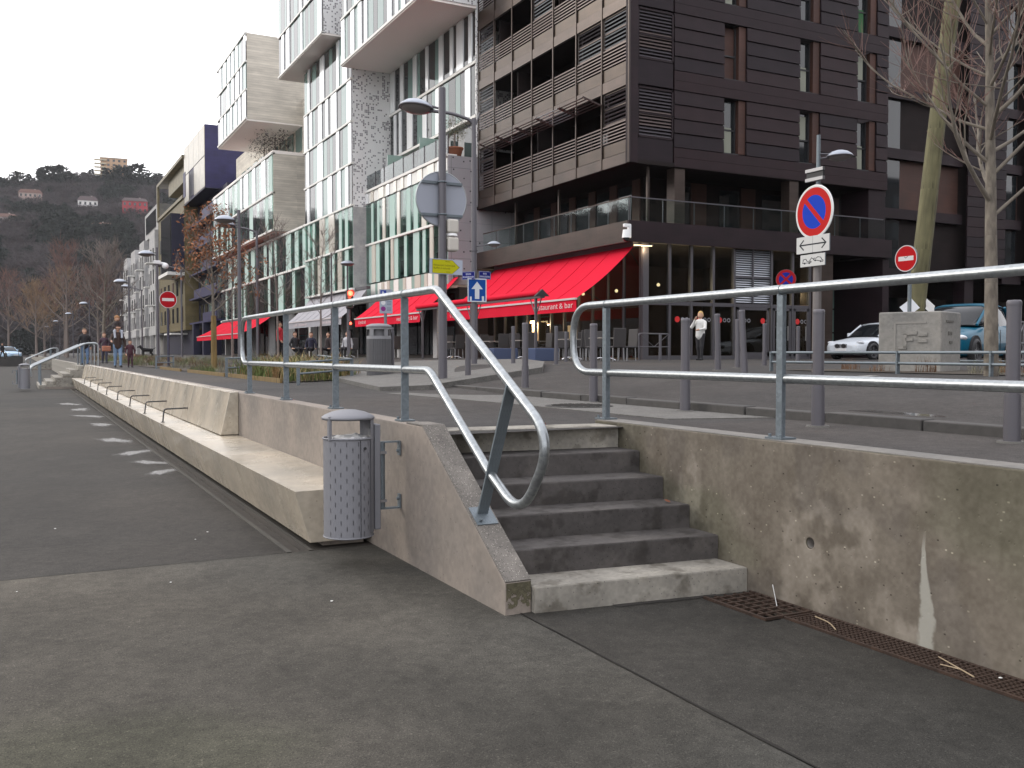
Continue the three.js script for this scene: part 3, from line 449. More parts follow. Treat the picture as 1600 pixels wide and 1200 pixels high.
// ---------- brown restaurant building ----------
{
  const B = thing('apartment_building', 'dark brown clad apartment block over a glazed restaurant', 'building');
  const XB = 20.5, Z0 = -29.9, Z1 = -43.3, Y0 = 8.8, FH = 2.95, NF = 4, yT = Y0 + NF * FH;
  const core = part('core', ext(24.2, 34.2, 8.95, yT, -31.9, -48), M.inner, B);
  part('roof', ext(20.45, 34.3, yT, yT + 0.5, Z0 + 0.05, -48.1), M.brown, B);
  part('soffit', ext(XB + 0.02, 34.2, Y0 - 0.02, Y0 + 0.14, Z0 - 0.02, -48), M.inner, B);
  const posts = [-43.25, -41.46, -39.58, -37.65, -35.74, -33.83, -31.88, -30.0];
  const slatG = [], kinds = [M.brown, M.brownB, M.brownC];
  const paneM = M.glassDark;
  for (let f = 0; f < NF; f++) {
    const y = Y0 + f * FH;
    part('floor_slab', ext(XB + 0.13, 24.2, y + 0.15, y + 0.36, Z0 - 0.3, Z1), M.inner, B);
    part('fascia', ext(XB, XB + 0.12, y, y + 0.42, Z0 - 0.005, Z1), M.brownLite, B);
    part('loggia_wall', ext(22.5, 22.7, y + 0.36, y + FH + 0.14, Z0 - 2.2, Z1), M.inner, B);
    for (let i = 0; i < 7; i++) {
      const a = posts[i], b = posts[i + 1], L = b - a - 0.06, c = (a + b) / 2;
      part('parapet_panel', boxUV(cbox(0.04, 0.46, L).clone()), M.brownPanel, B, XB + 0.06, y + 0.68, c);
      for (let s = 0; s < 6; s++) part('slat', cbox(0.03, 0.045, L), M.slatBrown, B, XB + 0.03, y + 0.99 + s * 0.128, c);
      part('window', cbox(0.03, 2.1, L * 0.46), paneM, B, 22.47, y + 1.45, c + L * 0.22);
      part('window', cbox(0.03, 2.1, L * 0.46), f % 2 && i % 3 === 1 ? M.curtain : paneM, B, 22.47, y + 1.45, c - L * 0.26);
      if ((i + f) % 3 === 0) part('partition', ext(XB + 0.3, 22.5, y + 0.36, y + FH, a - 0.05, a + 0.05), M.inner, B);
    }
    for (let i = 0; i < 8; i++) part('post', cbox(0.05, FH, 0.06), M.brownLite, B, XB + 0.0, y + FH / 2, posts[i] + (i === 0 ? 0.03 : 0));
    // sliding louvre shutters in some bays: [bay, lower/upper light]
    const sh = [[[6, 0, 0], [0, 0, 0]], [[6, 1, 1], [5, 0, 1], [0, 1, 1]], [[6, 0, 0], [0, 0, 1], [3, 1, 1]], [[1, 1, 1], [4, 0, 0]]][f];
    for (const [i, up, lo] of sh) {
      const a = posts[i] + 0.06, b = posts[i + 1] - 0.06, c = (a + b) / 2, L = b - a;
      const s = part('shutter', merge([bx(0.05, 0.05, L, 0, 0.6, 0), bx(0.05, 0.05, L, 0, 0, 0), bx(0.05, 0.05, L, 0, -0.6, 0), bx(0.05, 1.25, 0.05, 0, 0, L / 2), bx(0.05, 1.25, 0.05, 0, 0, -L / 2)]), M.brownLite, B, XB + 0.1, y + 2.31, c);
      for (let k = 0; k < 8; k++) part('louvre', cbox(0.06, 0.045, L - 0.06), (k < 4 ? lo : up) ? M.louvreLight : M.louvreDark, s, 0, -0.53 + k * 0.15, 0).rotation.z = 0.6;
    }
    if (f === 0) for (const i of [1, 2, 3, 4, 5]) { // tilted-out sun louvres
      const a = posts[i] + 0.05, b = posts[i + 1] - 0.05, L = b - a, s = part('sun_louvre', merge([bx(0.95, 0.06, 0.05, 0, 0, L / 2), bx(0.95, 0.06, 0.05, 0, 0, -L / 2)]), M.slatBrown, B, XB - 0.42, y + FH - 0.28, (a + b) / 2);
      s.rotation.z = -0.28;
      for (let k = 0; k < 6; k++) part('louvre', cbox(0.12, 0.02, L), i === 4 ? M.louvreLight : k % 3 === 1 && i === 2 ? M.louvreLight : M.slatBrown, s, -0.4 + k * 0.16, 0, 0).rotation.z = 0.5;
    }
  }
  // end facing the side street: boards, louvred corner bay, deep windows
  const wins = [[25.02, 26.17], [29.04, 30.19], [32.37, 33.54]], segs = [[22.56, 25.02], [26.17, 29.04], [30.19, 32.37], [33.54, 34.25]];
  const rk = rng(31);
  part('corner_post', ext(XB - 0.02, XB + 0.34, Y0, yT, Z0 + 0.02, Z0 - 0.28), M.brown, B);
  part('end_wall', merge([...segs.map(([a, b]) => ext(a + 0.01, b - 0.01, Y0 + 0.14, yT, Z0 - 0.09, Z0 - 0.3)), ext(XB + 0.3, 22.5, Y0 + 0.14, yT, Z0 - 0.2, Z0 - 0.4)]), M.inner, B).userData.kind = 'stuff';
  for (let f = 0; f < NF; f++) {
    const y = Y0 + f * FH;
    for (const [dy, h] of [[0.005, 0.36], [0.375, 0.36]]) part('board', boxUV(cbox(34.25 - 22.56, h, 0.07).clone()), kinds[Math.floor(rk() * 3)], B, (34.25 + 22.56) / 2, y + dy + h / 2, Z0 - 0.045 + 0.006 * rk());
    for (const [a, b] of segs) for (let k = 0; k < 4; k++) { const w = b - a - 0.01; part('board', boxUV(cbox(w, 0.508, 0.06).clone()), kinds[Math.floor(rk() * 3)], B, (a + b) / 2 - 0, y + 0.745 + 0.2725 + k * 0.55, Z0 - 0.05 + 0.012 * (rk() - 0.5)).rotation.x = -0.05; }
    wins.forEach(([a, b], i) => {
      const w = part('window', ext(a + 0.06, b - 0.4, y + 0.8, y + 2.88, Z0 - 0.34, Z0 - 0.37), i === 0 && f % 2 === 1 ? M.redwood : M.glassDark, B);
      part('frame', merge([bx(0.06, 2.15, 0.1, b - 0.4, y + 1.83, Z0 - 0.32), bx(b - a - 0.4, 0.06, 0.08, (a + b - 0.4) / 2, y + 1.75, Z0 - 0.31), bx(b - a, 0.06, 0.2, (a + b) / 2, y + 0.77, Z0 - 0.2)]), M.black, w);
      part('reveal', ext(b - 0.36, b - 0.01, y + 0.75, y + 2.94, Z0 - 0.1, Z0 - 0.36), M.redwood, w);
      if (f !== 1 || i) { const c = []; for (let k = 0; k < 9; k++) c.push(new THREE.CylinderGeometry(0.035, 0.04, 1.0, 6).translate(a + 0.16 + k * 0.05, y + (f + i) % 2 * 0 + 1.35 + (k % 2) * 0.0, Z0 - 0.325)); const cu = part('curtain', merge(c), i === 2 && f === 2 ? std([0.03, 0.12, 0.04], 0.8) : M.curtain, w); cu.position.y = (f + i) % 2 ? 0.9 : 0; }
    });
    for (const [a, b] of [[20.84, 22.5]]) { // louvred corner bay
      const s = part('shutter', merge([bx(b - a, 0.07, 0.05, (a + b) / 2, y + 2.86, Z0 - 0.03), bx(b - a, 0.07, 0.05, (a + b) / 2, y + 1.02, Z0 - 0.03), bx(b - a, 0.05, 0.05, (a + b) / 2, y + 1.9, Z0 - 0.03), bx(0.07, 1.9, 0.05, a + 0.03, y + 1.94, Z0 - 0.03), bx(0.07, 1.9, 0.05, b - 0.03, y + 1.94, Z0 - 0.03)]), M.brown, B);
      for (let k = 0; k < 14; k++) part('louvre', cbox(b - a - 0.14, 0.1, 0.02), k < 8 && k > 2 ? M.louvreLight.clone === 0 ? M.louvreDark : M.slatBrown : M.louvreDark, s, (a + b) / 2, y + 1.1 + k * 0.127, Z0 - 0.05).rotation.x = -0.7;
      part('board', boxUV(cbox(b - a, 0.95, 0.05).clone()), M.brownB, B, (a + b) / 2, y + 0.5, Z0 - 0.05);
    }
  }
  // open gallery level between the two bands
  part('gallery_wall', ext(22.9, 34.2, 6.6, 8.78, -32.2, -32.4), M.inner, B);
  part('gallery_wall', ext(22.7, 22.9, 6.6, 8.78, -32.2, -43.3), M.inner, B);
  for (let i = 0; i < 6; i++) part('window', cbox(0.03, 1.9, 0.95), M.glassDark, B, 22.67, 7.6, -33.4 - i * 1.7);
  for (let i = 0; i < 6; i++) part('wall_panel', cbox(0.04, 2.1, 0.55), M.redwood, B, 22.66, 7.68, -32.6 - i * 1.7);
  for (const X of [24.5, 27.2, 29.6, 32.2]) { part('window', cbox(1.1, 1.9, 0.03), M.glassDark, B, X, 7.6, -32.17); part('wall_panel', cbox(0.8, 2.1, 0.04), M.redwood, B, X + 1.05, 7.68, -32.16); }
  for (const [x, z, w] of [[22.9, -30.25, 0.5], [28.83, -30.25, 0.5], [21.6, -30.3, 0.1], [21.2, -36.4, 0.1], [21.2, -40.5, 0.1]]) part('column', ext(x - w / 2, x + w / 2, 6.55, 8.8, z - w / 2, z + w / 2), M.brownLite, B);
  part('column', ext(33.2, 34.2, 5.8, 8.8, -30, -31.6), M.brown, B);
  part('gallery_floor', ext(20.4, 34.25, 5.86, 6.5, -29.85, -48), M.inner, B);
  part('fascia', ext(20.3, 20.42, 5.78, 6.57, -29.78, -43.5), M.brownLite, B);
  part('fascia', ext(20.3, 34.3, 5.78, 6.57, -29.66, -29.78), M.brown, B);
  for (let i = 0; i < 9; i++) { const z0 = -29.8 - i * 1.4; part('balustrade_glass', ext(20.36, 20.372, 6.6, 7.42, z0, z0 - 1.38), M.clear, B); part('baluster', ext(20.37, 20.40, 6.5, 7.46, z0, z0 - 0.03), M.mullion, B); }
  for (let i = 0; i < 9; i++) { const x0 = 20.4 + i * 1.5; part('balustrade_glass', ext(x0, x0 + 1.48, 6.6, 7.42, -29.72, -29.732), M.clear, B); part('baluster', ext(x0, x0 + 0.03, 6.5, 7.46, -29.735, -29.765), M.mullion, B); }
  part('top_rail', ext(20.34, 20.40, 7.43, 7.47, -29.7, -42.4), M.brownLite, B); part('top_rail', ext(20.4, 33.8, 7.43, 7.47, -29.70, -29.75), M.mullion, B);
  // ground floor
  part('interior_floor', ext(21.2, 34, 1.2, 1.36, -29.95, -48), std([0.06, 0.05, 0.045], 0.4), B);
  part('back_wall', ext(21.3, 34, 1.3, 5.85, -38.5, -38.8), std([0.10, 0.06, 0.05], 0.8, { map: T.cladding }), B);
  part('side_wall', ext(30.9, 31.1, 1.3, 5.85, -30.2, -38.5), M.inner, B);
  const mull = [21.21, 22.35, 23.4, 24.49, 25.56, 27.52, 28.68, 29.65];
  mull.forEach((x, i) => part('mullion', ext(x - (i ? 0.05 : 0.13), x + (i ? 0.05 : 0.13), 1.33, 5.8, -29.84, -30.0), M.mullion, B));
  for (let i = 0; i < 7; i++) { const a = mull[i] + 0.05, b = mull[i + 1] - 0.05;
    part('transom', ext(a, b, 3.44, 3.58, -29.86, -29.98), M.mullion, B);
    part('sill_rail', ext(a, b, 1.33, 1.48, -29.86, -29.98), M.mullion, B);
    part('pane', ext(a, b, 1.5, 3.43, -29.92, -29.932), M.clearDim, B);
    if (i === 4) { const lv = part('vent_panel', ext(a, b, 3.6, 5.8, -29.98, -30.02), M.black, B); part('vent_frame', ext((a + b) / 2 - 0.03, (a + b) / 2 + 0.03, 3.6, 5.8, -29.86, -29.94), M.mullion, lv); part('vent_frame', ext(a, b, 4.62, 4.7, -29.87, -29.95), M.mullion, lv); for (let k = 0; k < 24; k++) part('louvre', cbox(b - a, 0.05, 0.02), M.louvreLight, lv, (a + b) / 2, 3.65 + k * 0.09, -29.93).rotation.x = -0.6; }
    else part('pane', ext(a, b, 3.6, 5.78, -29.92, -29.932), M.clearDim, B);
  }
  for (const [a, b] of [[25.7, 27.4], [27.62, 28.6], [28.75, 29.6]]) { const d = part('door', merge([bx(0.1, 2.0, 0.06, a + 0.05, 2.45, -29.88), bx(0.1, 2.0, 0.06, b - 0.05, 2.45, -29.88), bx(b - a, 0.1, 0.06, (a + b) / 2, 3.38, -29.88), bx(b - a, 0.16, 0.06, (a + b) / 2, 1.53, -29.88)]), M.mullion, B); part('handle', rod([b - 0.2, 2.1, -29.82], [b - 0.2, 2.7, -29.82], 0.02), M.steel, d); }
  part('pillar', ext(29.72, 30.9, 1.3, 5.8, -29.8, -30.5), M.brownLite, B);
  for (const [x0, x1] of [[31.3, 32.2], [32.3, 33.2], [33.25, 34.1]]) for (const [a, b] of [[1.4, 2.5], [2.56, 3.6], [3.66, 4.7]]) part('pane', ext(x0, x1, a, b, -32.6, -32.64), M.glassTeal, B);
  part('recess_wall', ext(31.1, 34.2, 1.3, 5.8, -32.7, -32.9), M.inner, B);
  part('end_pillar', ext(33.9, 34.3, 1.3, 5.8, -29.8, -32.7), M.brown, B);
  // street front behind the awnings
  for (let i = 0; i < 12; i++) { const z = -30.1 - i * 1.15; part('mullion', ext(21.12, 21.26, 1.33, 5.8, z, z - 0.07), M.mullion, B); part('pane', ext(21.18, 21.192, 1.4, 5.76, z - 0.08, z - 1.14), M.clearDim, B); }
  // red dot signs printed on the glass
  const dot = std([0.6, 0.02, 0.02], 0.5), dotG = new THREE.CircleGeometry(0.12, 20), ringG = new THREE.RingGeometry(0.05, 0.085, 16), gm = std([0.2, 0.2, 0.22], 0.6);
  for (const x of [22.75, 23.85, 24.85, 25.9, 27.1, 29.0]) { const d = part('glass_sticker', dotG, dot, B, x, 2.9, -29.905); part('ring', ringG, gm, d, 0.25, 0, 0.001); part('ring', ringG, gm, d, 0.46, 0, 0.001); }
}
// pendant lamps and wall lights glowing inside the restaurant
{
  const em = std([1, 0.7, 0.35], 0.5, { emissive: lin(1, 0.72, 0.38), emissiveIntensity: 3 });
  const spots = [[23.0, 4.35, -31.5], [23.9, 4.2, -32], [25.6, 4.1, -31.4], [26.1, 4.1, -32.2], [22.3, 4.2, -33.5], [22.2, 4.2, -36], [29.0, 4.1, -31.5], [22.4, 3.4, -39.5]];
  spots.forEach(([x, y, z], i) => { const l = thing('pendant_lamp', ['small warm lamp glowing behind the corner pane of the restaurant', 'small warm lamp glowing left of the tall mullion', 'left lamp of the lit pair behind the fourth pane', 'right lamp of the lit pair behind the fourth pane', 'warm lamp under the right end of the main red awning', 'warm lamp glowing under the middle of the main red awning', 'single warm lamp glowing above the glazed door', 'warm lamp deep inside behind the awning post'][i], 'lamp', [x, y, z], 0, 'lamps inside the restaurant');
    part('bulb', new THREE.SphereGeometry(0.07, 12, 8), em, l); part('cable', rod([0, 0.06, 0], [0, 5.8 - y, 0], 0.006), M.black, l);
    const p = new THREE.PointLight(new THREE.Color(1, 0.72, 0.4), 5, 12); p.castShadow = true; l.add(p); });
  const w = thing('wall_lamp', 'bright warm wall lamp on a pale panel behind the terrace tables', 'lamp', [20.9, 2.9, -38.2]);
  part('panel', rbx(0.05, 1.0, 0.6, 0.01, 0.1, -0.4, 0), std([0.6, 0.5, 0.36], 0.8), w); part('shade', rbx(0.1, 0.12, 0.5, 0.02, 0, 0.1, 0), em, w);
  const p = new THREE.PointLight(new THREE.Color(1, 0.75, 0.45), 5, 8); p.position.set(-0.2, 0, 0); p.castShadow = true; w.add(p);
  const c = thing('ceiling_lamp', 'lit strip lamp under the canopy edge at the awning corner', 'lamp', [21.0, 5.66, -29.75]); part('housing', bx(0.9, 0.04, 0.1, 0, 0.03, 0), M.mullion, c); part('tube', bx(0.8, 0.03, 0.06), em, c);
  const q = new THREE.PointLight(new THREE.Color(1, 0.75, 0.45), 2, 6); q.position.set(0, -0.15, 0); q.castShadow = true; c.add(q);
}

// ---------- second dark building on the side street ----------
{
  const B = thing('apartment_building', 'dark slatted apartment block behind the bare tree and leaning timber pole', 'building');
  const z = -33.5, k3 = [M.brown, M.brownB, M.brownC], r = rng(57);
  part('core', ext(36.2, 130, 5.6, 24, z - 0.6, z - 14), M.inner, B);
  part('base', ext(36.2, 130, 1.2, 5.6, z - 3.2, z - 14), M.inner, B);
  for (const x of [44.6, 52, 60]) part('column', ext(x, x + 0.7, 1.2, 5.6, z - 0.3, z - 1), M.brown, B);
  for (const [x0, x1, n] of [[36.2, 38.2, 34], [44.3, 47.4, 34], [49.2, 53.4, 34], [55.4, 62, 34], [64, 70, 34]]) for (let i = 0; i < n; i++) part('board', cbox(x1 - x0, 0.5, 0.08), k3[Math.floor(r() * 3)], B, (x0 + x1) / 2, 5.85 + i * 0.53, z + 0.03 * (r() - 0.5));
  for (let f = 0; f < 6; f++) { const y = 5.6 + f * 3;
    for (const [x0, x1] of [[38.3, 44.2], [47.5, 49.1], [53.5, 55.3]]) { part('recess_panel', ext(x0, x1, y + 0.1, y + 2.9, z - 0.5, z - 0.55), f % 2 ? M.redwood : M.inner, B); part('window', ext(x0 + 0.3, x0 + 1.4, y + 0.3, y + 2.7, z - 0.42, z - 0.46), M.glassDark, B); part('floor_band', ext(x0, x1, y - 0.25, y + 0.25, z - 0.2, z - 0.5), M.brown, B); }
  }
  for (let i = 0; i < 6; i++) part('ground_window', ext(38 + i * 3.2, 40.4 + i * 3.2, 1.6, 4.6, z - 3.1, z - 3.15), M.glassDark, B);
}

// ---------- white glass building with jutting boxes ----------
{
  const B = thing('apartment_building', 'white building with tall glass strips, mosaic walls and jutting upper boxes', 'building');
  const K = [M.paneWhite, M.glassDark, M.paneWhite, M.glassTeal, M.glassDark], KL = [M.seaClear, M.seaFrost, M.seaClear, M.seaClear, M.seaFrost, M.paneWarm, M.seaClear];
  loggia(B, 18.9, 1.9, -43.7, -56, 5.0, 8.05, 1); loggia(B, 18.9, 1.9, -43.7, -56, 8.2, 11.25, 2);
  // lower volume
  part('lower_core', ext(20.9, 33, 4.9, 11.3, -43.6, -56), std([0.14, 0.15, 0.15], 0.8), B);
  part('side_wall', ext(18.95, 22.8, 5.0, 11.4, -43.48, -43.62), M.holed, B);
  for (const y of [4.9, 8.15, 11.4]) edge(B, 18.9, -43.5, -56, y, y > 11 ? 0.14 : 0.12, 0.6);
  paneRun(B, 18.9, -43.55, -56, 20, 4.95, 5.75, [M.glassSea, M.trimWhite, M.paneWarm], 5);
  paneRun(B, 18.9, -43.55, -56, 20, 5.8, 8.1, KL, 6); paneRun(B, 18.9, -43.55, -56, 20, 8.2, 10.6, KL, 7); paneRun(B, 18.9, -43.55, -56, 20, 10.65, 11.3, [M.paneWarm, M.trimWhite, M.paneWhite], 8);
  part('base', ext(19.6, 33, 1.2, 4.85, -43.6, -66), std([0.10, 0.075, 0.07], 0.8, { map: T.cladding }), B);
  for (let i = 0; i < 13; i++) part('shop_pane', ext(19.5, 19.55, 1.5, 4.6, -44 - i * 1.7, -45.5 - i * 1.7), M.glassDark, B);
  for (let i = 0; i < 5; i++) part('shop_pillar', ext(18.5, 19.0, 1.2, 4.85, -43.9 - i * 5.2, -44.4 - i * 5.2), M.renderPale, B);
  // terrace and recessed upper floors
  part('upper_core', ext(20.9, 33, 11.4, 25, -43.6, -68), std([0.2, 0.2, 0.2], 0.8), B);
  part('side_wall', ext(20.5, 33, 11.45, 25, -43.45, -43.6), M.mosaic, B);
  part('terrace_wall', ext(20.8, 20.85, 11.45, 13.4, -43.6, -56), M.renderPale, B);
  for (let i = 0; i < 6; i++) part('terrace_door', cbox(0.03, 1.8, 1.0), M.glassDark, B, 20.77, 12.4, -45 - i * 1.9);
  for (const y of [13.5, 16.2]) edge(B, 20.5, -43.5, -56, y, 0.14, 0.4);
  paneRun(B, 20.5, -43.55, -56, 19, 13.6, 16.1, K, 11); paneRun(B, 20.5, -43.55, -56, 19, 16.3, 18.8, K, 12);
  for (let i = 0; i < 8; i++) { part('terrace_rail', ext(18.98, 19.0, 11.5, 12.4, -43.6 - i * 1.55, -45.1 - i * 1.55), M.clearDim, B); part('rail_post', ext(18.96, 19.02, 11.45, 12.45, -43.55 - i * 1.55, -43.6 - i * 1.55), M.mullion, B); }
  for (const z of [-47.6, -52.6]) part('terrace_screen', ext(19.1, 20.6, 11.5, 13.1, z, z - 0.04), M.glassSea, B);
  // jutting box over the terrace
  part('box_core', ext(17.6, 22, 18.95, 25, -43.6, -55.9), std([0.2, 0.2, 0.2], 0.8), B);
  part('box_soffit', ext(17.42, 20.9, 18.82, 18.95, -43.5, -56), M.soffit, B);
  part('side_wall', ext(17.5, 20.5, 18.95, 25, -43.45, -43.6), M.mosaic, B);
  for (const y of [18.95, 21.6, 24.3]) edge(B, 17.42, -43.48, -56, y, 0.13, 0.25);
  paneRun(B, 17.42, -43.5, -56, 20, 19.02, 21.53, K, 13); paneRun(B, 17.42, -43.5, -56, 20, 21.67, 24.2, K, 14);
  // slender tower standing forward
  const lv = [5.5, 8.05, 10.6, 13.13, 15.67, 18.24, 21.3];
  part('tower_low', ext(19.9, 22, 5.0, 10.6, -56.1, -66.7), M.renderPale, B); loggia(B, 18.03, 1.7, -56.2, -66.7, 5.5, 8.0, 3); loggia(B, 18.03, 1.7, -56.2, -66.7, 8.05, 10.55, 4);
  part('tower_core', ext(18.25, 22, 10.6, 21.4, -56.1, -66.7), std([0.2, 0.2, 0.2], 0.8), B);
  part('side_wall', ext(18.1, 21.2, 10.5, 21.4, -56.02, -56.12), M.mosaic, B); part('side_wall', ext(18.1, 19.4, 5, 10.5, -56.02, -56.12), M.renderPale, B);
  for (let i = 0; i < lv.length - 1; i++) { edge(B, 18.03, -56, -66.8, lv[i], 0.12, 0.2); paneRun(B, 18.03, -56.05, -66.8, 13, lv[i] + 0.06, lv[i + 1] - 0.06, i < 2 ? KL : K, 21 + i); }
  // second jutting box
  part('box_core', ext(17.0, 21, 21.5, 27.4, -58.4, -69.3), std([0.2, 0.2, 0.2], 0.8), B);
  part('box_soffit', ext(16.9, 21, 21.38, 21.5, -58.3, -69.4), M.soffit, B);
  part('side_wall', ext(17.0, 21, 21.5, 27.4, -58.28, -58.4), M.mosaic, B);
  for (const y of [21.5, 24.3, 27.2]) edge(B, 16.9, -58.3, -69.4, y, 0.13, 0.25);
  paneRun(B, 16.9, -58.35, -69.4, 15, 21.57, 24.23, K, 31); paneRun(B, 16.9, -58.35, -69.4, 15, 24.37, 27.1, K, 32);
}
// ---------- board-marked concrete building with floating box ----------
{
  const B = thing('apartment_building', 'pale concrete building with a floating box above a long glass gallery', 'building');
  const K = [M.paneWhite, M.paneWhite, M.glassDark, M.paneWhite, M.glassTeal], KL = [M.seaClear, M.seaFrost, M.seaClear, M.glassDark, M.seaClear];
  loggia(B, 18.0, 1.6, -76.7, -102.7, 11.5, 14.3, 5); loggia(B, 18.0, 1.6, -76.7, -102.7, 14.5, 17.4, 6); loggia(B, 18.8, 1.2, -67.5, -103, 4.95, 7.9, 7); loggia(B, 18.8, 1.2, -67.5, -103, 8.1, 10.9, 8);
  part('gallery_core', ext(19.8, 32, 11.4, 17.4, -76.5, -102.8), std([0.16, 0.17, 0.17], 0.8), B);
  part('gallery_side', ext(18.1, 26, 11.3, 17.5, -76.4, -76.6), M.boardConcrete, B);
  part('gallery_soffit', ext(18.05, 26, 11.2, 11.35, -76.4, -102.8), std([0.28, 0.17, 0.13], 0.8), B);
  for (const y of [11.4, 14.4, 17.5]) edge(B, 18.0, -76.4, -102.8, y, 0.16, 0.3);
  paneRun(B, 18.0, -76.5, -102.8, 24, 11.5, 14.3, KL, 41); paneRun(B, 18.0, -76.5, -102.8, 24, 14.5, 17.4, [M.seaClear, M.seaFrost, M.paneWhite, M.seaClear, M.glassTeal], 42);
  part('roof_edge', ext(18.05, 32, 17.5, 17.75, -76.4, -102.8), M.soffit, B);
  part('upper_core', ext(20.5, 32, 17.6, 22, -70, -103), M.boardConcrete, B);
  for (let i = 0; i < 9; i++) part('window', cbox(0.06, 2, 1.8), M.glassTeal, B, 20.46, 19, -77.5 - i * 2.7);
  part('box_core', ext(16.4, 27, 20.1, 26.6, -76.5, -88.3), std([0.3, 0.3, 0.3], 0.8), B);
  part('box_side', ext(16.1, 27, 20.0, 26.7, -76.38, -76.5), M.boardConcrete, B);
  part('box_soffit', ext(16.05, 27, 19.88, 20.0, -76.4, -88.4), M.soffit, B);
  for (const y of [20.05, 22.3, 24.5, 26.7]) edge(B, 16.0, -76.4, -88.4, y, 0.14, 0.25);
  paneRun(B, 16.0, -76.45, -88.4, 13, 20.1, 22.25, K, 43); paneRun(B, 16.0, -76.45, -88.4, 13, 22.35, 24.45, K, 44); paneRun(B, 16.0, -76.45, -88.4, 13, 24.55, 26.6, K, 45);
  // lower wing between the towers
  part('wing_core', ext(20.2, 32, 4.8, 11.2, -67, -103), std([0.2, 0.19, 0.18], 0.8), B);
  part('wing_end', ext(18.7, 22, 4.8, 13.5, -67, -67.3), M.boardConcrete, B);
  for (const y of [4.85, 8.0, 11.0]) edge(B, 18.8, -67.3, -103, y, 0.16, 0.3);
  paneRun(B, 18.8, -67.4, -103, 30, 4.95, 7.9, KL, 46); paneRun(B, 18.8, -67.4, -103, 30, 8.1, 10.9, KL, 47);
  part('base', ext(19.8, 32, 1.2, 4.8, -66, -103), std([0.10, 0.08, 0.075], 0.8), B);
  for (let i = 0; i < 12; i++) part('shop_pane', cbox(0.05, 2.8, 2.2), M.glassDark, B, 19.72, 2.9, -68 - i * 2.9);
  for (let i = 0; i < 6; i++) part('shop_pillar', cbox(0.5, 3.6, 0.5), M.renderPale, B, 18.9, 3.0, -68 - i * 6.4);
}
// ---------- blue building, golden building, far white building ----------
M.blue = std([0.05, 0.042, 0.17], 0.5, { map: T.cladding, metalness: 0.2 });
M.blueDark = std([0.03, 0.03, 0.08], 0.5, { map: T.cladding });
M.champagne = std([0.62, 0.54, 0.40], 0.28, { map: T.cladding, metalness: 0.6 });
M.gold = std([0.30, 0.235, 0.10], 0.5, { map: T.cladding, metalness: 0.15 });
M.goldPale = std([0.42, 0.35, 0.2], 0.5, { map: T.cladding });
{
  const B = thing('apartment_building', 'dark blue apartment block with a big metallic overhanging upper box', 'building');
  part('upper_box', ext(18.05, 30, 19.6, 26.4, -107.4, -121.9), M.blue, B);
  for (let i = 0; i < 4; i++) for (let j = 0; j < 2; j++) if (!(j === 0 && i === 2)) part('metal_panel', ext(18, 18.05, 19.7 + j * 3.35, 22.95 + j * 3.35, -107.4 - i * 3.62, -110.95 - i * 3.62), M.champagne, B);
  part('window', ext(18.0, 18.04, 19.9, 22.8, -114.7, -117.4), M.blueDark, B); part('shutter', ext(17.4, 17.46, 19.9, 22.8, -117, -118.6), M.blue, B);
  part('roof_plant', ext(20, 27, 26.4, 27.2, -107.4, -113), M.blueDark, B);
  part('body', ext(19.6, 30, 4.6, 19.6, -103.2, -122), M.blueDark, B);
  part('box_soffit', ext(18, 30, 19.5, 19.6, -107.4, -121.9), M.blueDark, B);
  for (let f = 0; f < 5; f++) { const y = 5 + f * 2.9; part('balcony', ext(18.4, 19.6, y, y + 0.2, -103.5, -121.5), M.blue, B); part('balcony_front', ext(18.4, 18.46, y + 0.2, y + 1.1, -103.5, -112 - (f % 2) * 6), M.blue, B);
    for (let i = 0; i < 6; i++) part('window', cbox(0.06, 1.9, 1.6), i % 3 === f % 3 ? M.glassTeal : M.glassDark, B, 19.56, y + 1.4, -104.8 - i * 2.9); }
  for (const z of [-104, -111, -118]) part('column', ext(18.3, 19.0, 1.2, 5, z, z - 0.9), M.blueDark, B);
  part('base', ext(20.4, 30, 1.2, 5, -103.2, -122), M.blueDark, B);
  for (let i = 0; i < 5; i++) part('shop_pane', cbox(0.05, 2.6, 2.6), M.glassDark, B, 20.35, 2.8, -105 - i * 3.4);
}
{
  const B = thing('apartment_building', 'golden brown apartment block with a dark glass bay beyond the blue one', 'building');
  part('body', ext(18, 30, 4.4, 20.5, -122.1, -146.5), M.gold, B);
  part('upper_storey', ext(18.6, 30, 23.2, 25.4, -122.2, -140), M.goldPale, B); part('roof_slab', ext(17.8, 30, 25.4, 25.8, -122.2, -146.5), M.goldPale, B);
  part('fin_wall', ext(17.8, 18.1, 20.5, 25.4, -145.8, -146.5), M.goldPale, B); part('roof_terrace', ext(17.8, 30, 20.5, 20.9, -122.1, -146.5), M.goldPale, B);
  part('glass_bay', ext(16.4, 18, 11.5, 18.6, -122.3, -131), M.glassDark, B); part('bay_floor', ext(16.0, 18, 11.1, 11.5, -122.2, -131.2), M.trimWhite, B); part('bay_side', ext(16.5, 18, 11.5, 18.6, -122.15, -122.3), M.blueDark, B);
  for (let f = 0; f < 4; f++) for (let i = 0; i < 6; i++) part('window', cbox(0.08, 1.9, 1.3), (i + f) % 3 ? M.glassDark : M.redwood, B, 17.98, 6.4 + f * 3.4, -124.5 - i * 3.9);
  part('base', ext(19, 30, 1.2, 4.4, -122.1, -146.5), M.blueDark, B); part('awning', ext(17, 19, 3.9, 4.1, -127, -134), M.trimWhite, B);
}
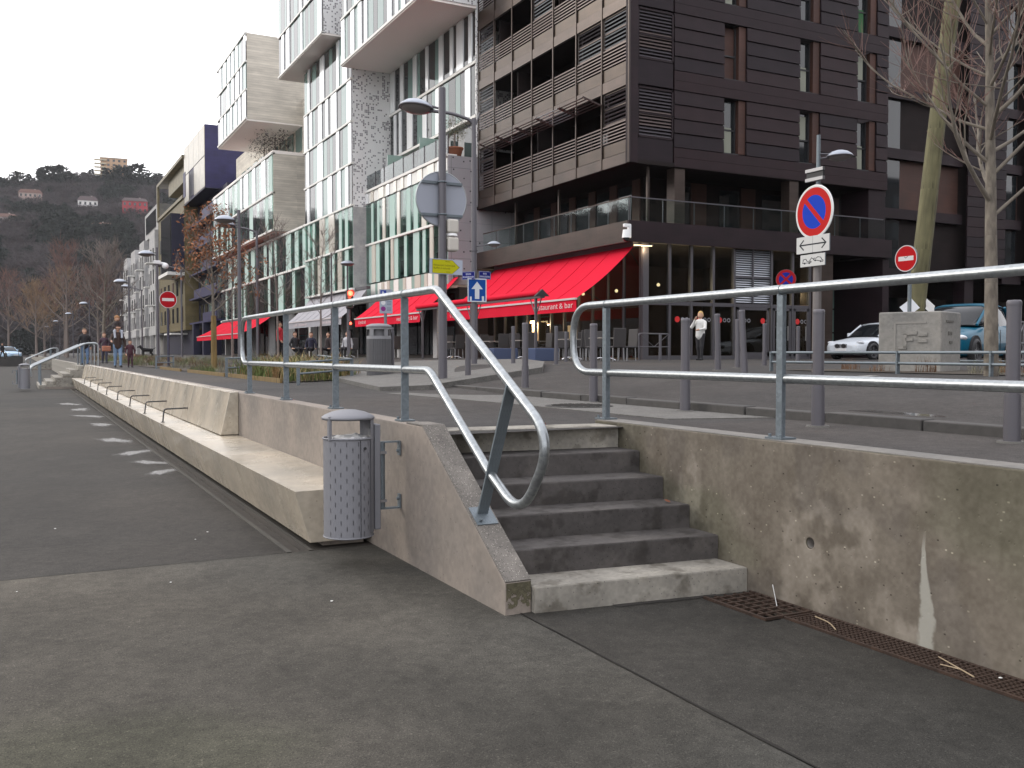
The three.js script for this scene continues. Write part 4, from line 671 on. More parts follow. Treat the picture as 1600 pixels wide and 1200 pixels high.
{
  const B = thing('apartment_building', 'far white apartment block with stepped walls and small balconies', 'building');
  const tops = [18.6, 18.0, 16.8, 15.4], r = rng(3);
  for (let s = 0; s < 8; s++) { const z0 = -146.8 - s * 6.7, top = 19.2 - s * 0.1 + (s % 2 ? -1.3 : 0.3), X = 18 - (s % 2 ? 0 : 0.5); part('wall', ext(X, 30, 4.2, top, z0, z0 - 6.6), M.renderPale, B);
    for (let f = 0; f < 4; f++) { for (const q of [1.3, 4.4]) part('window', cbox(0.08, 2.1, 0.9), M.glassDark, B, X - 0.01, 6.6 + f * 3.1, z0 - q - r() * 0.8); if ((s + f) % 2) { const b = part('balcony', ext(X - 1.1, X, 5.3 + f * 3.1, 5.45 + f * 3.1, z0 - 0.5, z0 - 3), M.trimWhite, B); part('balcony_rail', ext(X - 1.1, X - 1.06, 5.45 + f * 3.1, 6.4 + f * 3.1, z0 - 0.5, z0 - 3), M.mullion, b); } } }
  part('roof_box', ext(18.0, 30, 19.4, 23.4, -147, -163), M.renderPale, B); part('roof_opening', ext(17.9, 18.05, 20.2, 22.8, -149, -161), M.glassDark, B);
  part('base', ext(18.6, 30, 1.2, 4.2, -146.8, -200), std([0.2, 0.19, 0.18], 0.8), B); for (let i = 0; i < 8; i++) part('column', cbox(0.6, 3, 0.6), M.renderPale, B, 17.9, 2.7, -148 - i * 6.6);
}

// ---------- bollards ----------
{
  let first;
  const body = merge([new THREE.CylinderGeometry(0.045, 0.045, 0.62, 16).translate(0, 0.61, 0)]), foot = new THREE.CylinderGeometry(0.052, 0.054, 0.33, 16).translate(0, 0.165, 0);
  const cap = new THREE.LatheGeometry([[0, 0.955], [0.04, 0.952], [0.047, 0.94], [0.047, 0.915], [0.043, 0.91]].map((q) => new THREE.Vector2(...q)), 16), base = new THREE.CylinderGeometry(0.09, 0.1, 0.02, 16).translate(0, 0.008, 0);
  const list = [[5.84, -4.05, 'grey bollard at the right edge of the picture behind the railing'], [5.71, -5.65, 'grey bollard just right of the second railing post'], [6.0, -7.75, 'grey bollard between the two posts of the right railing'], [6.1, -9.65, 'grey bollard beside the manhole cover'], [6.45, -12.04, 'grey bollard at the corner of the raised kerb'],
    [9.41, -10.76, 'leaning grey bollard in front of the glazed doors', 0.06], [10.36, -12.5, 'grey bollard left of the leaning bollard', -0.03], [12.42, -14.4, 'slim grey bollard behind the leaning bollard', -0.02], [14.74, -16.2, 'grey bollard left of the second post of the right railing'], [17, -17.5, 'far grey bollard left of the parking sign pole'], [19, -25.9, 'far grey bollard in front of the glass corner'], [15.1, -25.5, 'far grey bollard by the right terrace tables'],
    [11.74, -20.3, 'grey bollard in front of the blue planter boxes'], [10.78, -20.75, 'grey bollard left of the blue planter boxes'], [6.95, -15.1, 'grey bollard beside the one way sign mast'], [6.9, -18.8, 'grey bollard left of the round sign pole']];
  for (const [x, z, lb, lean] of list) {
    const y = Math.min(1.3, gy(x, z)) - 0.005 + (x > 4.9 && z < -13.6 && x < 9.9 && z > -22 ? 0.06 : 0);
    let o;
    if (!first) { o = first = thing('bollard', lb, 'bollard', [x, y, z], 0, 'grey metal bollards'); part('shaft', body, M.poleGrey, o); part('sleeve', foot, M.poleGrey, o); part('cap', cap, M.poleGrey, o); part('base_ring', base, M.paving, o); } else o = copyOf(first, lb, [x, y, z]);
    o.rotation.set(0, z, -(lean || 0));
  }
}
{ const m = thing('manhole_cover', 'round dark iron manhole cover in the pale paving', 'manhole cover', [5.5, 1.008, -9.0]); const iron = std([0.05, 0.048, 0.045], 0.7, { metalness: 0.5 });
  part('frame_ring', new THREE.TorusGeometry(0.36, 0.02, 6, 40).rotateX(PI / 2).scale(1, 0.3, 1), iron, m); part('lid', new THREE.CylinderGeometry(0.345, 0.345, 0.012, 40), iron, m);
  const k = []; for (let i = -5; i <= 5; i++) for (let j = -5; j <= 5; j++) if (i * i + j * j < 27) k.push(bx(0.03, 0.008, 0.03, i * 0.058, 0.009, j * 0.058)); part('studs', merge(k), iron, m).userData.kind = 'stuff'; }

// ---------- sign faces ----------
const F = {};
const disc = (c, w, r, col) => { c.fillStyle = col; c.beginPath(); c.arc(w / 2, w / 2, r, 0, 7); c.fill(); };
F.noParking = canvasTex(512, 512, (c, w) => { c.fillStyle = '#ddd'; c.fillRect(0, 0, w, w); disc(c, w, 256, '#e8e6e2'); disc(c, w, 240, '#c81e1c'); disc(c, w, 166, '#1040c0'); c.save(); c.translate(256, 256); c.rotate(PI / 4); c.fillStyle = '#c81e1c'; c.fillRect(-190, -24, 380, 48); c.restore(); });
F.noStop = canvasTex(256, 256, (c, w) => { c.fillStyle = '#b01c24'; c.fillRect(0, 0, w, w); disc(c, w, 128, '#b01c24'); disc(c, w, 92, '#1d2f9c'); c.fillStyle = '#b01c24'; for (const s of [1, -1]) { c.save(); c.translate(128, 128); c.rotate(s * PI / 4); c.fillRect(-110, -14, 220, 28); c.restore(); } });
F.noEntry = canvasTex(256, 256, (c, w) => { c.fillStyle = '#e6e2e2'; c.fillRect(0, 0, w, w); disc(c, w, 120, '#b81724'); c.fillStyle = '#ebe6e6'; c.fillRect(40, 106, 176, 44); });
F.noEntryMarked = canvasTex(256, 256, (c, w) => { c.fillStyle = '#e6e2e2'; c.fillRect(0, 0, w, w); disc(c, w, 120, '#c60d18'); c.fillStyle = '#ebe6e6'; c.fillRect(40, 106, 176, 44); c.strokeStyle = '#333'; c.lineWidth = 5; c.beginPath(); c.moveTo(108, 110); c.lineTo(126, 124); c.lineTo(150, 108); c.stroke(); });
F.arrows = canvasTex(512, 256, (c) => { c.fillStyle = '#d9d9d6'; c.fillRect(0, 0, 512, 256); c.strokeStyle = '#33353a'; c.lineWidth = 22; c.beginPath(); c.moveTo(56, 128); c.lineTo(456, 128); c.stroke(); c.lineWidth = 18; for (const s of [1, -1]) { c.beginPath(); c.moveTo(256 + s * 140, 50); c.lineTo(256 + s * 204, 128); c.lineTo(256 + s * 140, 206); c.stroke(); } c.lineWidth = 3; c.beginPath(); c.moveTo(256, 0); c.lineTo(256, 256); c.stroke(); });
F.tow = canvasTex(512, 256, (c) => { c.fillStyle = '#d9d9d6'; c.fillRect(0, 0, 512, 256); c.strokeStyle = c.fillStyle = '#2c2e33'; c.lineWidth = 14; c.lineJoin = 'round'; // tow truck lifting a car
  c.beginPath(); c.moveTo(60, 130); c.lineTo(60, 100); c.lineTo(120, 92); c.lineTo(140, 140); c.lineTo(230, 150); c.lineTo(225, 176); c.lineTo(50, 176); c.closePath(); c.stroke(); c.beginPath(); c.moveTo(190, 150); c.lineTo(236, 76); c.lineTo(268, 100); c.stroke(); for (const x of [92, 190]) { c.beginPath(); c.arc(x, 182, 20, 0, 7); c.fill(); }
  c.save(); c.translate(375, 130); c.rotate(0.28); c.beginPath(); c.moveTo(-100, 20); c.lineTo(-95, -14); c.lineTo(-50, -20); c.lineTo(-25, -56); c.lineTo(40, -56); c.lineTo(70, -16); c.lineTo(104, -6); c.lineTo(104, 22); c.closePath(); c.stroke(); for (const x of [-56, 62]) { c.beginPath(); c.arc(x, 26, 19, 0, 7); c.fill(); } c.restore(); });
F.oneWay = canvasTex(256, 300, (c) => { c.fillStyle = '#d8dce2'; c.fillRect(0, 0, 256, 300); c.fillStyle = '#1c4f9e'; c.fillRect(14, 14, 228, 272); c.fillStyle = '#dfe3e8'; c.beginPath(); c.moveTo(128, 40); c.lineTo(206, 136); c.lineTo(158, 136); c.lineTo(158, 262); c.lineTo(98, 262); c.lineTo(98, 136); c.lineTo(50, 136); c.closePath(); c.fill(); c.fillRect(30, 232, 24, 54); c.fillRect(192, 226, 30, 60); });
F.yellow = canvasTex(640, 280, (c) => { c.fillStyle = '#b9c0cf'; c.fillRect(0, 0, 640, 280); c.fillStyle = '#c8c41e'; c.strokeStyle = '#3a3a20'; c.lineWidth = 5; c.beginPath(); c.moveTo(52, 14); c.lineTo(440, 14); c.lineTo(580, 140); c.lineTo(440, 266); c.lineTo(52, 266); c.closePath(); c.fill(); c.stroke(); c.fillStyle = '#45441a'; c.font = '50px sans-serif'; c.fillText('Restaurant Indien/pak', 70, 132, 430); c.fillText('Buffet à volonté', 70, 188, 330); c.fillRect(300, 40, 90, 9); c.fillRect(320, 232, 84, 8); });
F.rueA = canvasTex(256, 150, (c) => { c.fillStyle = '#1c2374'; c.fillRect(0, 0, 256, 150); c.strokeStyle = '#c4c6dc'; c.lineWidth = 5; c.strokeRect(7, 7, 242, 136); c.fillStyle = '#ced0e4'; c.font = 'bold 44px sans-serif'; c.textAlign = 'center'; c.fillText('RUE', 128, 62); c.fillText('DENUZIERE', 128, 118, 220); });
F.rueB = canvasTex(256, 150, (c) => { c.fillStyle = '#1c2374'; c.fillRect(0, 0, 256, 150); c.strokeStyle = '#c4c6dc'; c.lineWidth = 5; c.strokeRect(7, 7, 242, 136); c.fillStyle = '#ced0e4'; c.font = 'bold 44px sans-serif'; c.textAlign = 'center'; c.fillText('QUAI', 128, 62); c.fillText('RAMBAUD', 128, 118, 220); });
F.info = canvasTex(200, 370, (c) => { c.fillStyle = '#a9b0bf'; c.fillRect(0, 0, 200, 370); c.fillStyle = '#2740a0'; c.fillRect(14, 14, 90, 84); c.fillStyle = '#dfe3f0'; c.font = 'bold 70px sans-serif'; c.fillText('P', 30, 82); c.fillStyle = '#8d3a86'; c.beginPath(); c.arc(56, 300, 38, 0, 7); c.fill(); c.fillStyle = '#e8e8ea'; c.beginPath(); c.arc(56, 205, 34, 0, 7); c.fill(); c.fillStyle = '#777d8c'; for (const y of [180, 205, 230, 280, 300, 320]) c.fillRect(112, y, 70, 9); });
const face = (t) => phy([0.74, 0.74, 0.74], 0.6, { map: t, specularIntensity: 0.25 });
function roundSign(parent, r, t, x, y, z, ry, back = M.galvPost) { // a disc standing on its edge, printed on one side
  const s = part('sign_disc', new THREE.CylinderGeometry(r, r, 0.02, 48).rotateX(PI / 2), back, parent, x, y, z, ry);
  part('sign_face', new THREE.CircleGeometry(r - 0.004, 48).translate(0, 0, 0.0125), face(t), s);
  return s;
}
function plate(parent, w, h, t, x, y, z, ry, name = 'sign_plate') { const s = part(name, rbx(w, h, 0.02, 0.008), M.galvPost, parent, x, y, z, ry); part('sign_face', new THREE.PlaneGeometry(w - 0.006, h - 0.006).translate(0, 0, 0.0125), face(t), s); return s; }
const pole = (h, r, top = r) => new THREE.CylinderGeometry(top, r, h, 20).translate(0, h / 2, 0);
function lampHead(name, parent, x, y, z, ry, s = 1) { // flat dome lantern
  const h = part(name, new THREE.LatheGeometry([[0, 0.17], [0.12, 0.16], [0.24, 0.12], [0.34, 0.05], [0.38, 0.0], [0.37, -0.03], [0.34, -0.03]].map(([a, b]) => new THREE.Vector2(a * s, b * s)), 32), M.lampGrey, parent, x, y, z, ry);
  part('bowl', new THREE.LatheGeometry([[0.34, -0.03], [0.3, -0.08], [0.16, -0.13], [0, -0.14]].map(([a, b]) => new THREE.Vector2(a * s, b * s)), 32), M.lampBowl, h);
  part('rim', new THREE.TorusGeometry(0.37 * s, 0.022 * s, 8, 40).rotateX(PI / 2).translate(0, -0.02 * s, 0), M.poleGrey, h);
  return h;
}
M.lampGrey = std([0.30, 0.33, 0.38], 0.35, { metalness: 0.4 }); M.lampBowl = phy([0.22, 0.2, 0.2], 0.25);

// round sign pole by the stairs, its back to the quay
{
  const o = thing('sign_pole', 'tall grey pole carrying a round sign seen from behind', 'sign pole', [6.3, 1.06, -14.7]);
  part('pole', pole(4.95, 0.078, 0.06), M.poleGrey, o);
  const s = part('sign_disc', new THREE.CylinderGeometry(0.455, 0.455, 0.022, 56).rotateX(PI / 2), std([0.30, 0.32, 0.37], 0.55), o, 0.03, 3.12, -0.11);
  part('rim', new THREE.TorusGeometry(0.455, 0.014, 8, 64), M.galv, s);
  for (const y of [0.27, -0.27]) part('bracket', merge([bx(0.74, 0.045, 0.03, 0, y, 0.028), new THREE.TorusGeometry(0.075, 0.012, 6, 20).rotateX(PI / 2).translate(-0.03, y, 0.11)]), M.galvPost, s);
  const sg = part('signal_back', merge([rbx(0.2, 0.24, 0.18, 0.04, 0.17, 2.66, 0), rbx(0.2, 0.24, 0.18, 0.04, 0.17, 2.36, 0)]), std([0.5, 0.47, 0.42], 0.6), o); sg.userData.label = 'pale pedestrian signal housing seen from behind';
  part('hood', merge([new THREE.CylinderGeometry(0.09, 0.1, 0.04, 16).translate(0.17, 2.52, 0)]), M.white, sg);
  const y = plate(o, 0.6, 0.255, F.yellow, 0.02, 1.97, 0.1, 0.0); y.rotation.z = -0.02; y.userData.label = 'yellow arrow direction plate';
}
// masts with a curved arm and dome lantern
function armMast(label, x, z, y = 1.3, more) {
  const o = thing('street_lamp', label, 'street lamp', [x, y, z], 0, 'arm lamps along the street');
  part('pole', merge([pole(4.2, 0.075, 0.065), pole(1.85, 0.065, 0.055).translate(0, 4.2, 0)]), M.poleGrey, o);
  part('arm', pipe([[0, 5.6, 0], [0, 5.98, 0], [-0.5, 6.16, -0.2], [-1.0, 6.24, -0.52]], 0.042, 0.2, false, 16, 10), M.poleGrey, o);
  part('stay', merge([rod([0.05, 5.9, 0.02], [0.14, 6.2, 0.04], 0.022), rod([0.05, 5.7, 0], [-0.45, 6.12, -0.18], 0.008)]), M.poleGrey, o);
  const h = lampHead('lantern', o, -1.26, 6.33, -0.66, 0, 1.12); h.rotation.z = -0.1;
  part('clamp', merge([rod([-0.75, 6.3, -0.42], [-1.0, 6.37, -0.52], 0.03), rod([-0.72, 6.2, -0.4], [-1.0, 6.27, -0.52], 0.024)]), M.poleGrey, o);
  return o;
}
{
  const o = armMast('street lamp mast with one way and street name signs', 10.0, -21.35, 1.32);
  lampHead('lantern', o, 0.5, 2.98, 0.1, 0, 0.44); part('lantern_arm', rod([0, 2.9, 0], [0.36, 2.96, 0.08], 0.014), M.poleGrey, o);
  plate(o, 0.5, 0.585, F.oneWay, 0.03, 1.82, 0.1, -0.1).userData.label = 'blue one way sign with white arrow';
  plate(o, 0.36, 0.2, F.rueA, 0.26, 2.2, 0.06, 0.15).userData.label = 'blue street name plate, right of the pair'; plate(o, 0.36, 0.2, F.rueB, -0.16, 2.18, 0.02, -0.9).userData.label = 'blue street name plate, left of the pair';
  part('band', new THREE.TorusGeometry(0.078, 0.012, 6, 20).rotateX(PI / 2).translate(0, 2.8, 0), M.poleGrey, o);
  armMast('street lamp mast with curved arm beside the grey café', 10.0, -45.6, 1.32); armMast('third street lamp mast with curved arm, before the golden building', 9.9, -68.8, 1.32); armMast('fourth street lamp mast with curved arm, before the far white building', 9.9, -93, 1.32);
}
// straight poles with a clamped lantern
function clampLamp(label, x, z, h = 4.6, side = -1, s = 0.62) {
  const o = thing('street_lamp', label, 'street lamp', [x, gy(Math.max(x, 6.2), z) - 0.02, z], 0, 'straight pole lamps');
  part('pole', pole(h, 0.06, 0.045), M.poleGrey, o);
  lampHead('lantern', o, side * (0.34 * s + 0.14), h - 0.3, 0.02, 0, s); part('clamp', merge([rod([0, h - 0.22, 0], [side * 0.2, h - 0.26, 0], 0.02), rod([0, h - 0.36, 0], [side * 0.22, h - 0.33, 0], 0.02)]), M.poleGrey, o);
  return o;
}
clampLamp('straight lamp pole left of the handrail end', 5.55, -27.6, 4.6, -1, 0.75);
{ const o = clampLamp('straight lamp pole with white camera beside the no entry sign', 5.4, -44.6, 5.2, -1, 0.9); part('camera', merge([new THREE.SphereGeometry(0.14, 14, 10).translate(0.35, 4.4, 0), rbx(0.3, 0.16, 0.16, 0.03, 0, 4.55, 0), rod([0, 4.55, 0], [0.35, 4.5, 0], 0.05)]), M.white, o); }
clampLamp('straight lamp pole before the white far block', 5.4, -57, 4.8, -1, 0.9); clampLamp('straight lamp pole left of the walking family', 5.2, -88, 5, -1, 0.9); clampLamp('small distant lamp pole right of the far trees', 5, -112, 5, -1, 0.9); clampLamp('smaller distant lamp pole among the far trees', 4.6, -140, 5, -1, 0.9); clampLamp('smallest distant lamp pole by the far quay', 4.2, -170, 5, -1, 0.9);
// pole with the parking signs
{
  const o = thing('sign_pole', 'tall pole with large round no parking sign and small lamp', 'sign pole', [10.92, 1.285, -10.85]);
  part('pole', pole(2.9, 0.07, 0.055), std([0.16, 0.145, 0.14], 0.5, { metalness: 0.3 }), o); part('upper_pole', pole(1.0, 0.035, 0.03).translate(0, 2.65, 0), M.galvPost, o);
  const s = roundSign(o, 0.4, F.noParking, -0.09, 2.47, 0.02, -PI / 2 - 0.06); part('rim', new THREE.TorusGeometry(0.4, 0.012, 8, 56), M.white, s);
  plate(o, 0.72, 0.26, F.arrows, -0.09, 1.98, 0.0, -PI / 2 - 0.05).userData.label = 'white double arrow plate'; plate(o, 0.54, 0.19, F.tow, -0.09, 1.735, 0.0, -PI / 2 - 0.05).userData.label = 'white tow away plate';
  for (const y of [3.12, 2.98]) part('bracket', bx(0.05, 0.05, 0.36, -0.04, y, -0.03), M.steel, o); part('bracket_plate', bx(0.03, 0.13, 0.34, -0.03, 3.05, -0.03), M.black, o);
  const h = lampHead('lantern', o, 0.28, 3.33, 0.16, 0, 0.52); part('clamp', merge([rod([0.02, 3.36, 0.02], [0.14, 3.36, 0.09], 0.014), rod([0.02, 3.29, 0.02], [0.14, 3.31, 0.09], 0.014)]), M.poleGrey, o);
}
{ const o = thing('road_sign', 'small round no stopping sign in front of the glazed door', 'road sign', [15.06, 1.31, -15.92]); part('pole', pole(2.0, 0.03), M.galvPost, o); roundSign(o, 0.215, F.noStop, -0.02, 1.91, 0.05, -0.75); }
{ const o = thing('road_sign', 'round no entry sign standing on the concrete block', 'road sign', [12.46, 2.2, -10.42]); part('pole', pole(0.62, 0.03), M.galvPost, o); part('upper_pole', pole(0.3, 0.025).translate(-0.02, 0.6, 0), M.galvPost, o); roundSign(o, 0.21, F.noEntryMarked, -0.06, 0.88, -0.02, -PI / 2 + 0.02); part('foot_plate', rbx(0.16, 0.02, 0.16, 0.005, 0, 0.012, 0), M.steel, o); }
{ const o = thing('road_sign', 'round no entry sign on a dark pole by the planting', 'road sign', [5.36, 1.04, -40.95]); part('pole', pole(2.95, 0.05), std([0.035, 0.035, 0.06], 0.5), o); roundSign(o, 0.35, F.noEntry, 0, 2.72, 0.07, 0.1); }
{ const o = thing('information_sign', 'grey parking information board on a post behind the handrail', 'sign', [8.9, 1.25, -24.74]); part('pole', pole(1.5, 0.04), M.galvPost, o); plate(o, 0.36, 0.66, F.info, 0, 1.75, 0.05, -0.2); }
// traffic lights
{
  const red = std([1, 0.06, 0.03], 0.4, { emissive: lin(1, 0.07, 0.035), emissiveIntensity: 6 }), o = thing('traffic_light', 'traffic light showing red in front of the grey awning', 'traffic light', [12.64, 1.28, -39.7]);
  part('pole', pole(2.75, 0.05), M.poleGrey, o); const h = part('head', rbx(0.28, 0.82, 0.22, 0.04, 0, 2.62, 0.02), M.black, o);
  const l = part('red_lamp', new THREE.SphereGeometry(0.12, 20, 12).scale(1, 1, 0.35), red, h, 0, 2.87, 0.14); for (const [y, c] of [[2.62, [0.1, 0.07, 0.01]], [2.38, [0.01, 0.06, 0.03]]]) part('unlit_lamp', new THREE.SphereGeometry(0.1, 16, 10).scale(1, 1, 0.3).translate(0, y, 0.13), std(c, 0.3), h);
  part('visor', new THREE.CylinderGeometry(0.14, 0.14, 0.16, 20, 1, true, -PI / 2 - 0.0, PI).rotateX(PI / 2).rotateZ(PI / 2).translate(0, 2.88, 0.2), M.black, h);
  const s = part('repeater', rbx(0.14, 0.4, 0.14, 0.03, 0, 1.5, 0.08), M.black, o); part('red_lamp', new THREE.SphereGeometry(0.055, 14, 10).scale(1, 1, 0.4), red, s, 0, 1.58, 0.16);
  const p = new THREE.PointLight(new THREE.Color(1, 0.1, 0.05), 3); p.position.set(0, 2.87, 0.4); p.castShadow = true; o.add(p);
}
{ const o = thing('street_lamp', 'dark mushroom lantern on a slim pole above the traffic light', 'street lamp', [14.4, 1.3, -45.5]); part('pole', pole(4.6, 0.045), M.poleGrey, o); lampHead('lantern', o, 0, 4.7, 0, 0, 0.9); }
{ const o = thing('sign_pole', 'slim bare pole left of the traffic light', 'pole', [11.4, 1.28, -38.2]); part('pole', pole(4.4, 0.035), M.poleGrey, o); part('cap', new THREE.SphereGeometry(0.036, 10, 6).translate(0, 4.4, 0), M.poleGrey, o); }
// camera on the awning corner
{ const o = thing('security_camera', 'white dome security camera on the brown fascia corner', 'camera', [20.2, 6.05, -29.62]); part('bracket', merge([rbx(0.14, 0.5, 0.1, 0.02, 0.08, 0.1, 0), rbx(0.3, 0.12, 0.12, 0.02, -0.02, 0.3, 0)]), M.white, o); part('housing', new THREE.CylinderGeometry(0.13, 0.17, 0.3, 20).translate(-0.08, -0.02, 0.05), M.white, o); part('dome', new THREE.SphereGeometry(0.13, 16, 10).translate(-0.08, -0.18, 0.05), M.glassDark, o); }
// big ribbed bin on the promenade
{
  const o = thing('litter_bin', 'tall grey round litter bin on the upper pavement', 'litter bin', [6.32, 1.1, -17.95]); o.scale.set(0.87, 1, 0.87);
  const rib = []; for (let i = 0; i < 44; i++) { const a = i / 44 * 2 * PI; rib.push(new THREE.BoxGeometry(0.03, 0.74, 0.016).translate(0, 0.4, 0.275).rotateY(a)); }
  part('body', merge([new THREE.CylinderGeometry(0.27, 0.27, 0.76, 36).translate(0, 0.4, 0), ...rib]), std([0.17, 0.17, 0.18], 0.7, { map: T.concrete }), o);
  const hm = std([0.19, 0.19, 0.2], 0.6, { side: THREE.DoubleSide }); for (const a of [0.1, 1.25, 2.4, 3.8, 5.1]) part('head_upright', new THREE.CylinderGeometry(0.275, 0.28, 0.14, 10, 1, true, a, 0.4).translate(0, 0.9, 0), hm, o); for (const [y, h] of [[0.8, 0.06], [0.985, 0.05]]) part('head_ring', new THREE.CylinderGeometry(0.275, 0.28, h, 36, 1, true).translate(0, y, 0), hm, o); part('inner_liner', new THREE.CylinderGeometry(0.2, 0.2, 0.2, 24, 1, true).translate(0, 0.86, 0), M.liner, o);
  part('lid', new THREE.LatheGeometry([[0, 1.08], [0.18, 1.07], [0.28, 1.04], [0.3, 1.01], [0.28, 1.0]].map((q) => new THREE.Vector2(...q)), 36), M.paintGrey, o); part('post', rod([0.33, -0.1, 0], [0.33, 0.9, 0], 0.035), M.poleGrey, o);
}
// second wall-mounted stairs far along the quay
{
  const mk = (label, label2, z, s) => {
    const st = thing('stone_stairs', label, 'stairs');
    for (let k = 0; k < 6; k++) part('step', ext(0.65 + k * 0.32, 2.62, k ? k * 0.167 : -0.05, (k + 1) * 0.167, z, z - 6), M.stepPale, st);
    part('side_wall', ext(0.9, 2.6, -0.05, 0.1, z + 0.06, z), M.wallLeft, st);
    const rl = thing('handrail', label2, 'railing');
    for (let i = 0; i < 3; i++) { const zz = z - 0.4 - i * 2.5; part('rail', pipe([[0.4, 0.55, zz], [0.35, 0.95, zz], [2.6, 2.02, zz], [3.1, 2.02, zz], [3.1, 1.0, zz]], 0.045, 0.15, false, 10, 8), M.galv, rl); part('post', rod([2.5, 1.0, zz], [2.5, 1.97, zz], 0.035), M.galvPost, rl); part('post', rod([0.75, 0.16, zz], [0.75, 1.12, zz], 0.035), M.galvPost, rl); }
  };
  mk('far concrete stairs at the end of the long bench', 'three parallel handrails over the far stairs', -46.2); mk('distant second flight of stairs farther along the quay', 'distant handrails on the second far stairs', -98);
  const b = copyOf(scene.getObjectByName('litter_bin'), 'grey litter bin beside the far stairs', [0.12, 0.05, -44.6], PI); b.scale.setScalar(1.12);
  const w = thing('retaining_wall', 'far low quay wall with railing under the hill', 'wall'); part('wall_body', ext(-30, 0.2, -0.1, 1.1, -124, -124.5), M.kerb, w); part('rail', merge([ext(-30, 0.2, 2.0, 2.06, -124.2, -124.26)]), M.galvPost, w); for (let i = 0; i < 12; i++) part('post', ext(-30 + i * 2.7, -29.94 + i * 2.7, 1.1, 2, -124.2, -124.26), M.galvPost, w);
  const w2 = thing('retaining_wall', 'far stretch of low concrete wall beyond the second stairs', 'wall'); part('wall_body', ext(2.5, 2.77, -0.1, 1.02, -52.3, -97.9), M.stepPale, w2); part('wall_end', ext(2.5, 2.77, -0.1, 1.02, -104.1, -300), M.stepPale, w2);
}

// ---------- awnings ----------
M.awning = phy([0.60, 0.010, 0.034], 0.9, { side: THREE.DoubleSide, bumpMap: T.smoothBump, bumpScale: 0.004, specularIntensity: 0.25 });
M.awningGrey = std([0.3, 0.29, 0.315], 0.8, { side: THREE.DoubleSide });
function awning(label, x0, y0, x1, y1, za, zb, vh, mat, texts, frame = M.mullion) { // from wall edge (x0, y0) down to front (x1, y1); za near, zb far
  const o = thing('awning', label, 'awning');
  const n = 10, pts = []; for (let i = 0; i <= n; i++) { const t = i / n; pts.push([lerp(x0, x1, t), lerp(y0, y1, t) - 0.14 * Math.sin(t * PI)]); }
  const g = new THREE.PlaneGeometry(1, 1, n, 16), p = g.attributes.position;
  for (let i = 0; i < p.count; i++) { const t = p.getX(i) + 0.5, s = p.getY(i) + 0.5, q = t * n, k = Math.min(n - 1, Math.floor(q)), f = q - k; p.setXYZ(i, lerp(pts[k][0], pts[k + 1][0], f), lerp(pts[k][1], pts[k + 1][1], f) + 0.025 * Math.sin(s * 26) * Math.sin(t * PI), lerp(za, zb, s)); }
  g.computeVertexNormals(); const cn = part('canopy', g, mat, o); const ns = Math.round(Math.abs(zb - za) / 1.5); for (let k = 1; k < ns; k++) { const s = k / ns, q = pts.map(([x, y], i) => [x, y + 0.012 + 0.025 * Math.sin(s * 26) * Math.sin(i / n * PI), lerp(za, zb, s)]); part('seam', pipe(q, 0.012, 0.05, false, 6, 5), mat, cn); }
  const vg = new THREE.PlaneGeometry(Math.abs(zb - za), vh, 40, 2), vp = vg.attributes.position; for (let i = 0; i < vp.count; i++) vp.setZ(i, 0.02 * Math.sin(vp.getX(i) * 4) * (0.5 - vp.getY(i) / vh));
  vg.computeVertexNormals(); vg.rotateY(-PI / 2); const v = part('valance', vg, mat, o, x1, y1 - vh / 2 - 0.03, (za + zb) / 2);
  part('front_bar', ext(x1 - 0.05, x1 + 0.05, y1 - 0.05, y1 + 0.02, za, zb), std([0.5, 0.45, 0.45], 0.5), o);
  part('roller_box', ext(x0 - 0.1, x0 + 0.15, y0 - 0.05, y0 + 0.14, za, zb), frame, o);
  for (const t of [0.08, 0.5, 0.92]) { const z = lerp(za, zb, t); part('folding_arm', merge([rod([x0, y0 - 0.15, z], [(x0 + x1) / 2, (y0 + y1) / 2 - 0.3, z - 0.5], 0.03), rod([(x0 + x1) / 2, (y0 + y1) / 2 - 0.3, z - 0.5], [x1, y1 - 0.04, z], 0.03)]), frame, o); }
  for (const [txt, z, w] of texts) { const t = canvasTex(512, 96, (c) => { c.clearRect(0, 0, 512, 96); c.fillStyle = '#000'; c.fillRect(0, 0, 512, 96); c.fillStyle = '#fff'; c.font = '76px sans-serif'; c.textAlign = 'center'; c.fillText(txt, 256, 72, 500); }); t.colorSpace = THREE.NoColorSpace;
    const pg = new THREE.PlaneGeometry(w, vh * 0.72).rotateY(-PI / 2); part('lettering', pg, std([0.62, 0.5, 0.5], 0.7, { alphaMap: t, alphaTest: 0.4 }), v, -0.035, 0, z - (za + zb) / 2); }
  return o;
}
awning('large bright red awning over the restaurant corner', 20.95, 5.72, 18.32, 3.62, -30.2, -42.2, 0.46, M.awning, [['restaurant & bar', -31.9, 3.1], ["L'endroit", -41.2, 1.9]]);
awning('second red awning left of the round sign pole', 19.3, 5.4, 17.2, 3.55, -42.9, -53, 0.44, M.awning, [["L'endroit", -51.6, 2.2], ['restaurant & bar', -44.6, 3]]);
awning('grey awning over the café beyond the traffic light', 18.3, 5.42, 16.66, 3.68, -53.9, -66.5, 0.4, M.awningGrey, [['café - brasserie', -63, 3.4], ['salon de thé', -57, 3]]);
awning('far narrow red awning behind the leafy tree', 18.6, 4.7, 16.0, 3.2, -79, -101, 0.4, M.awning, []);
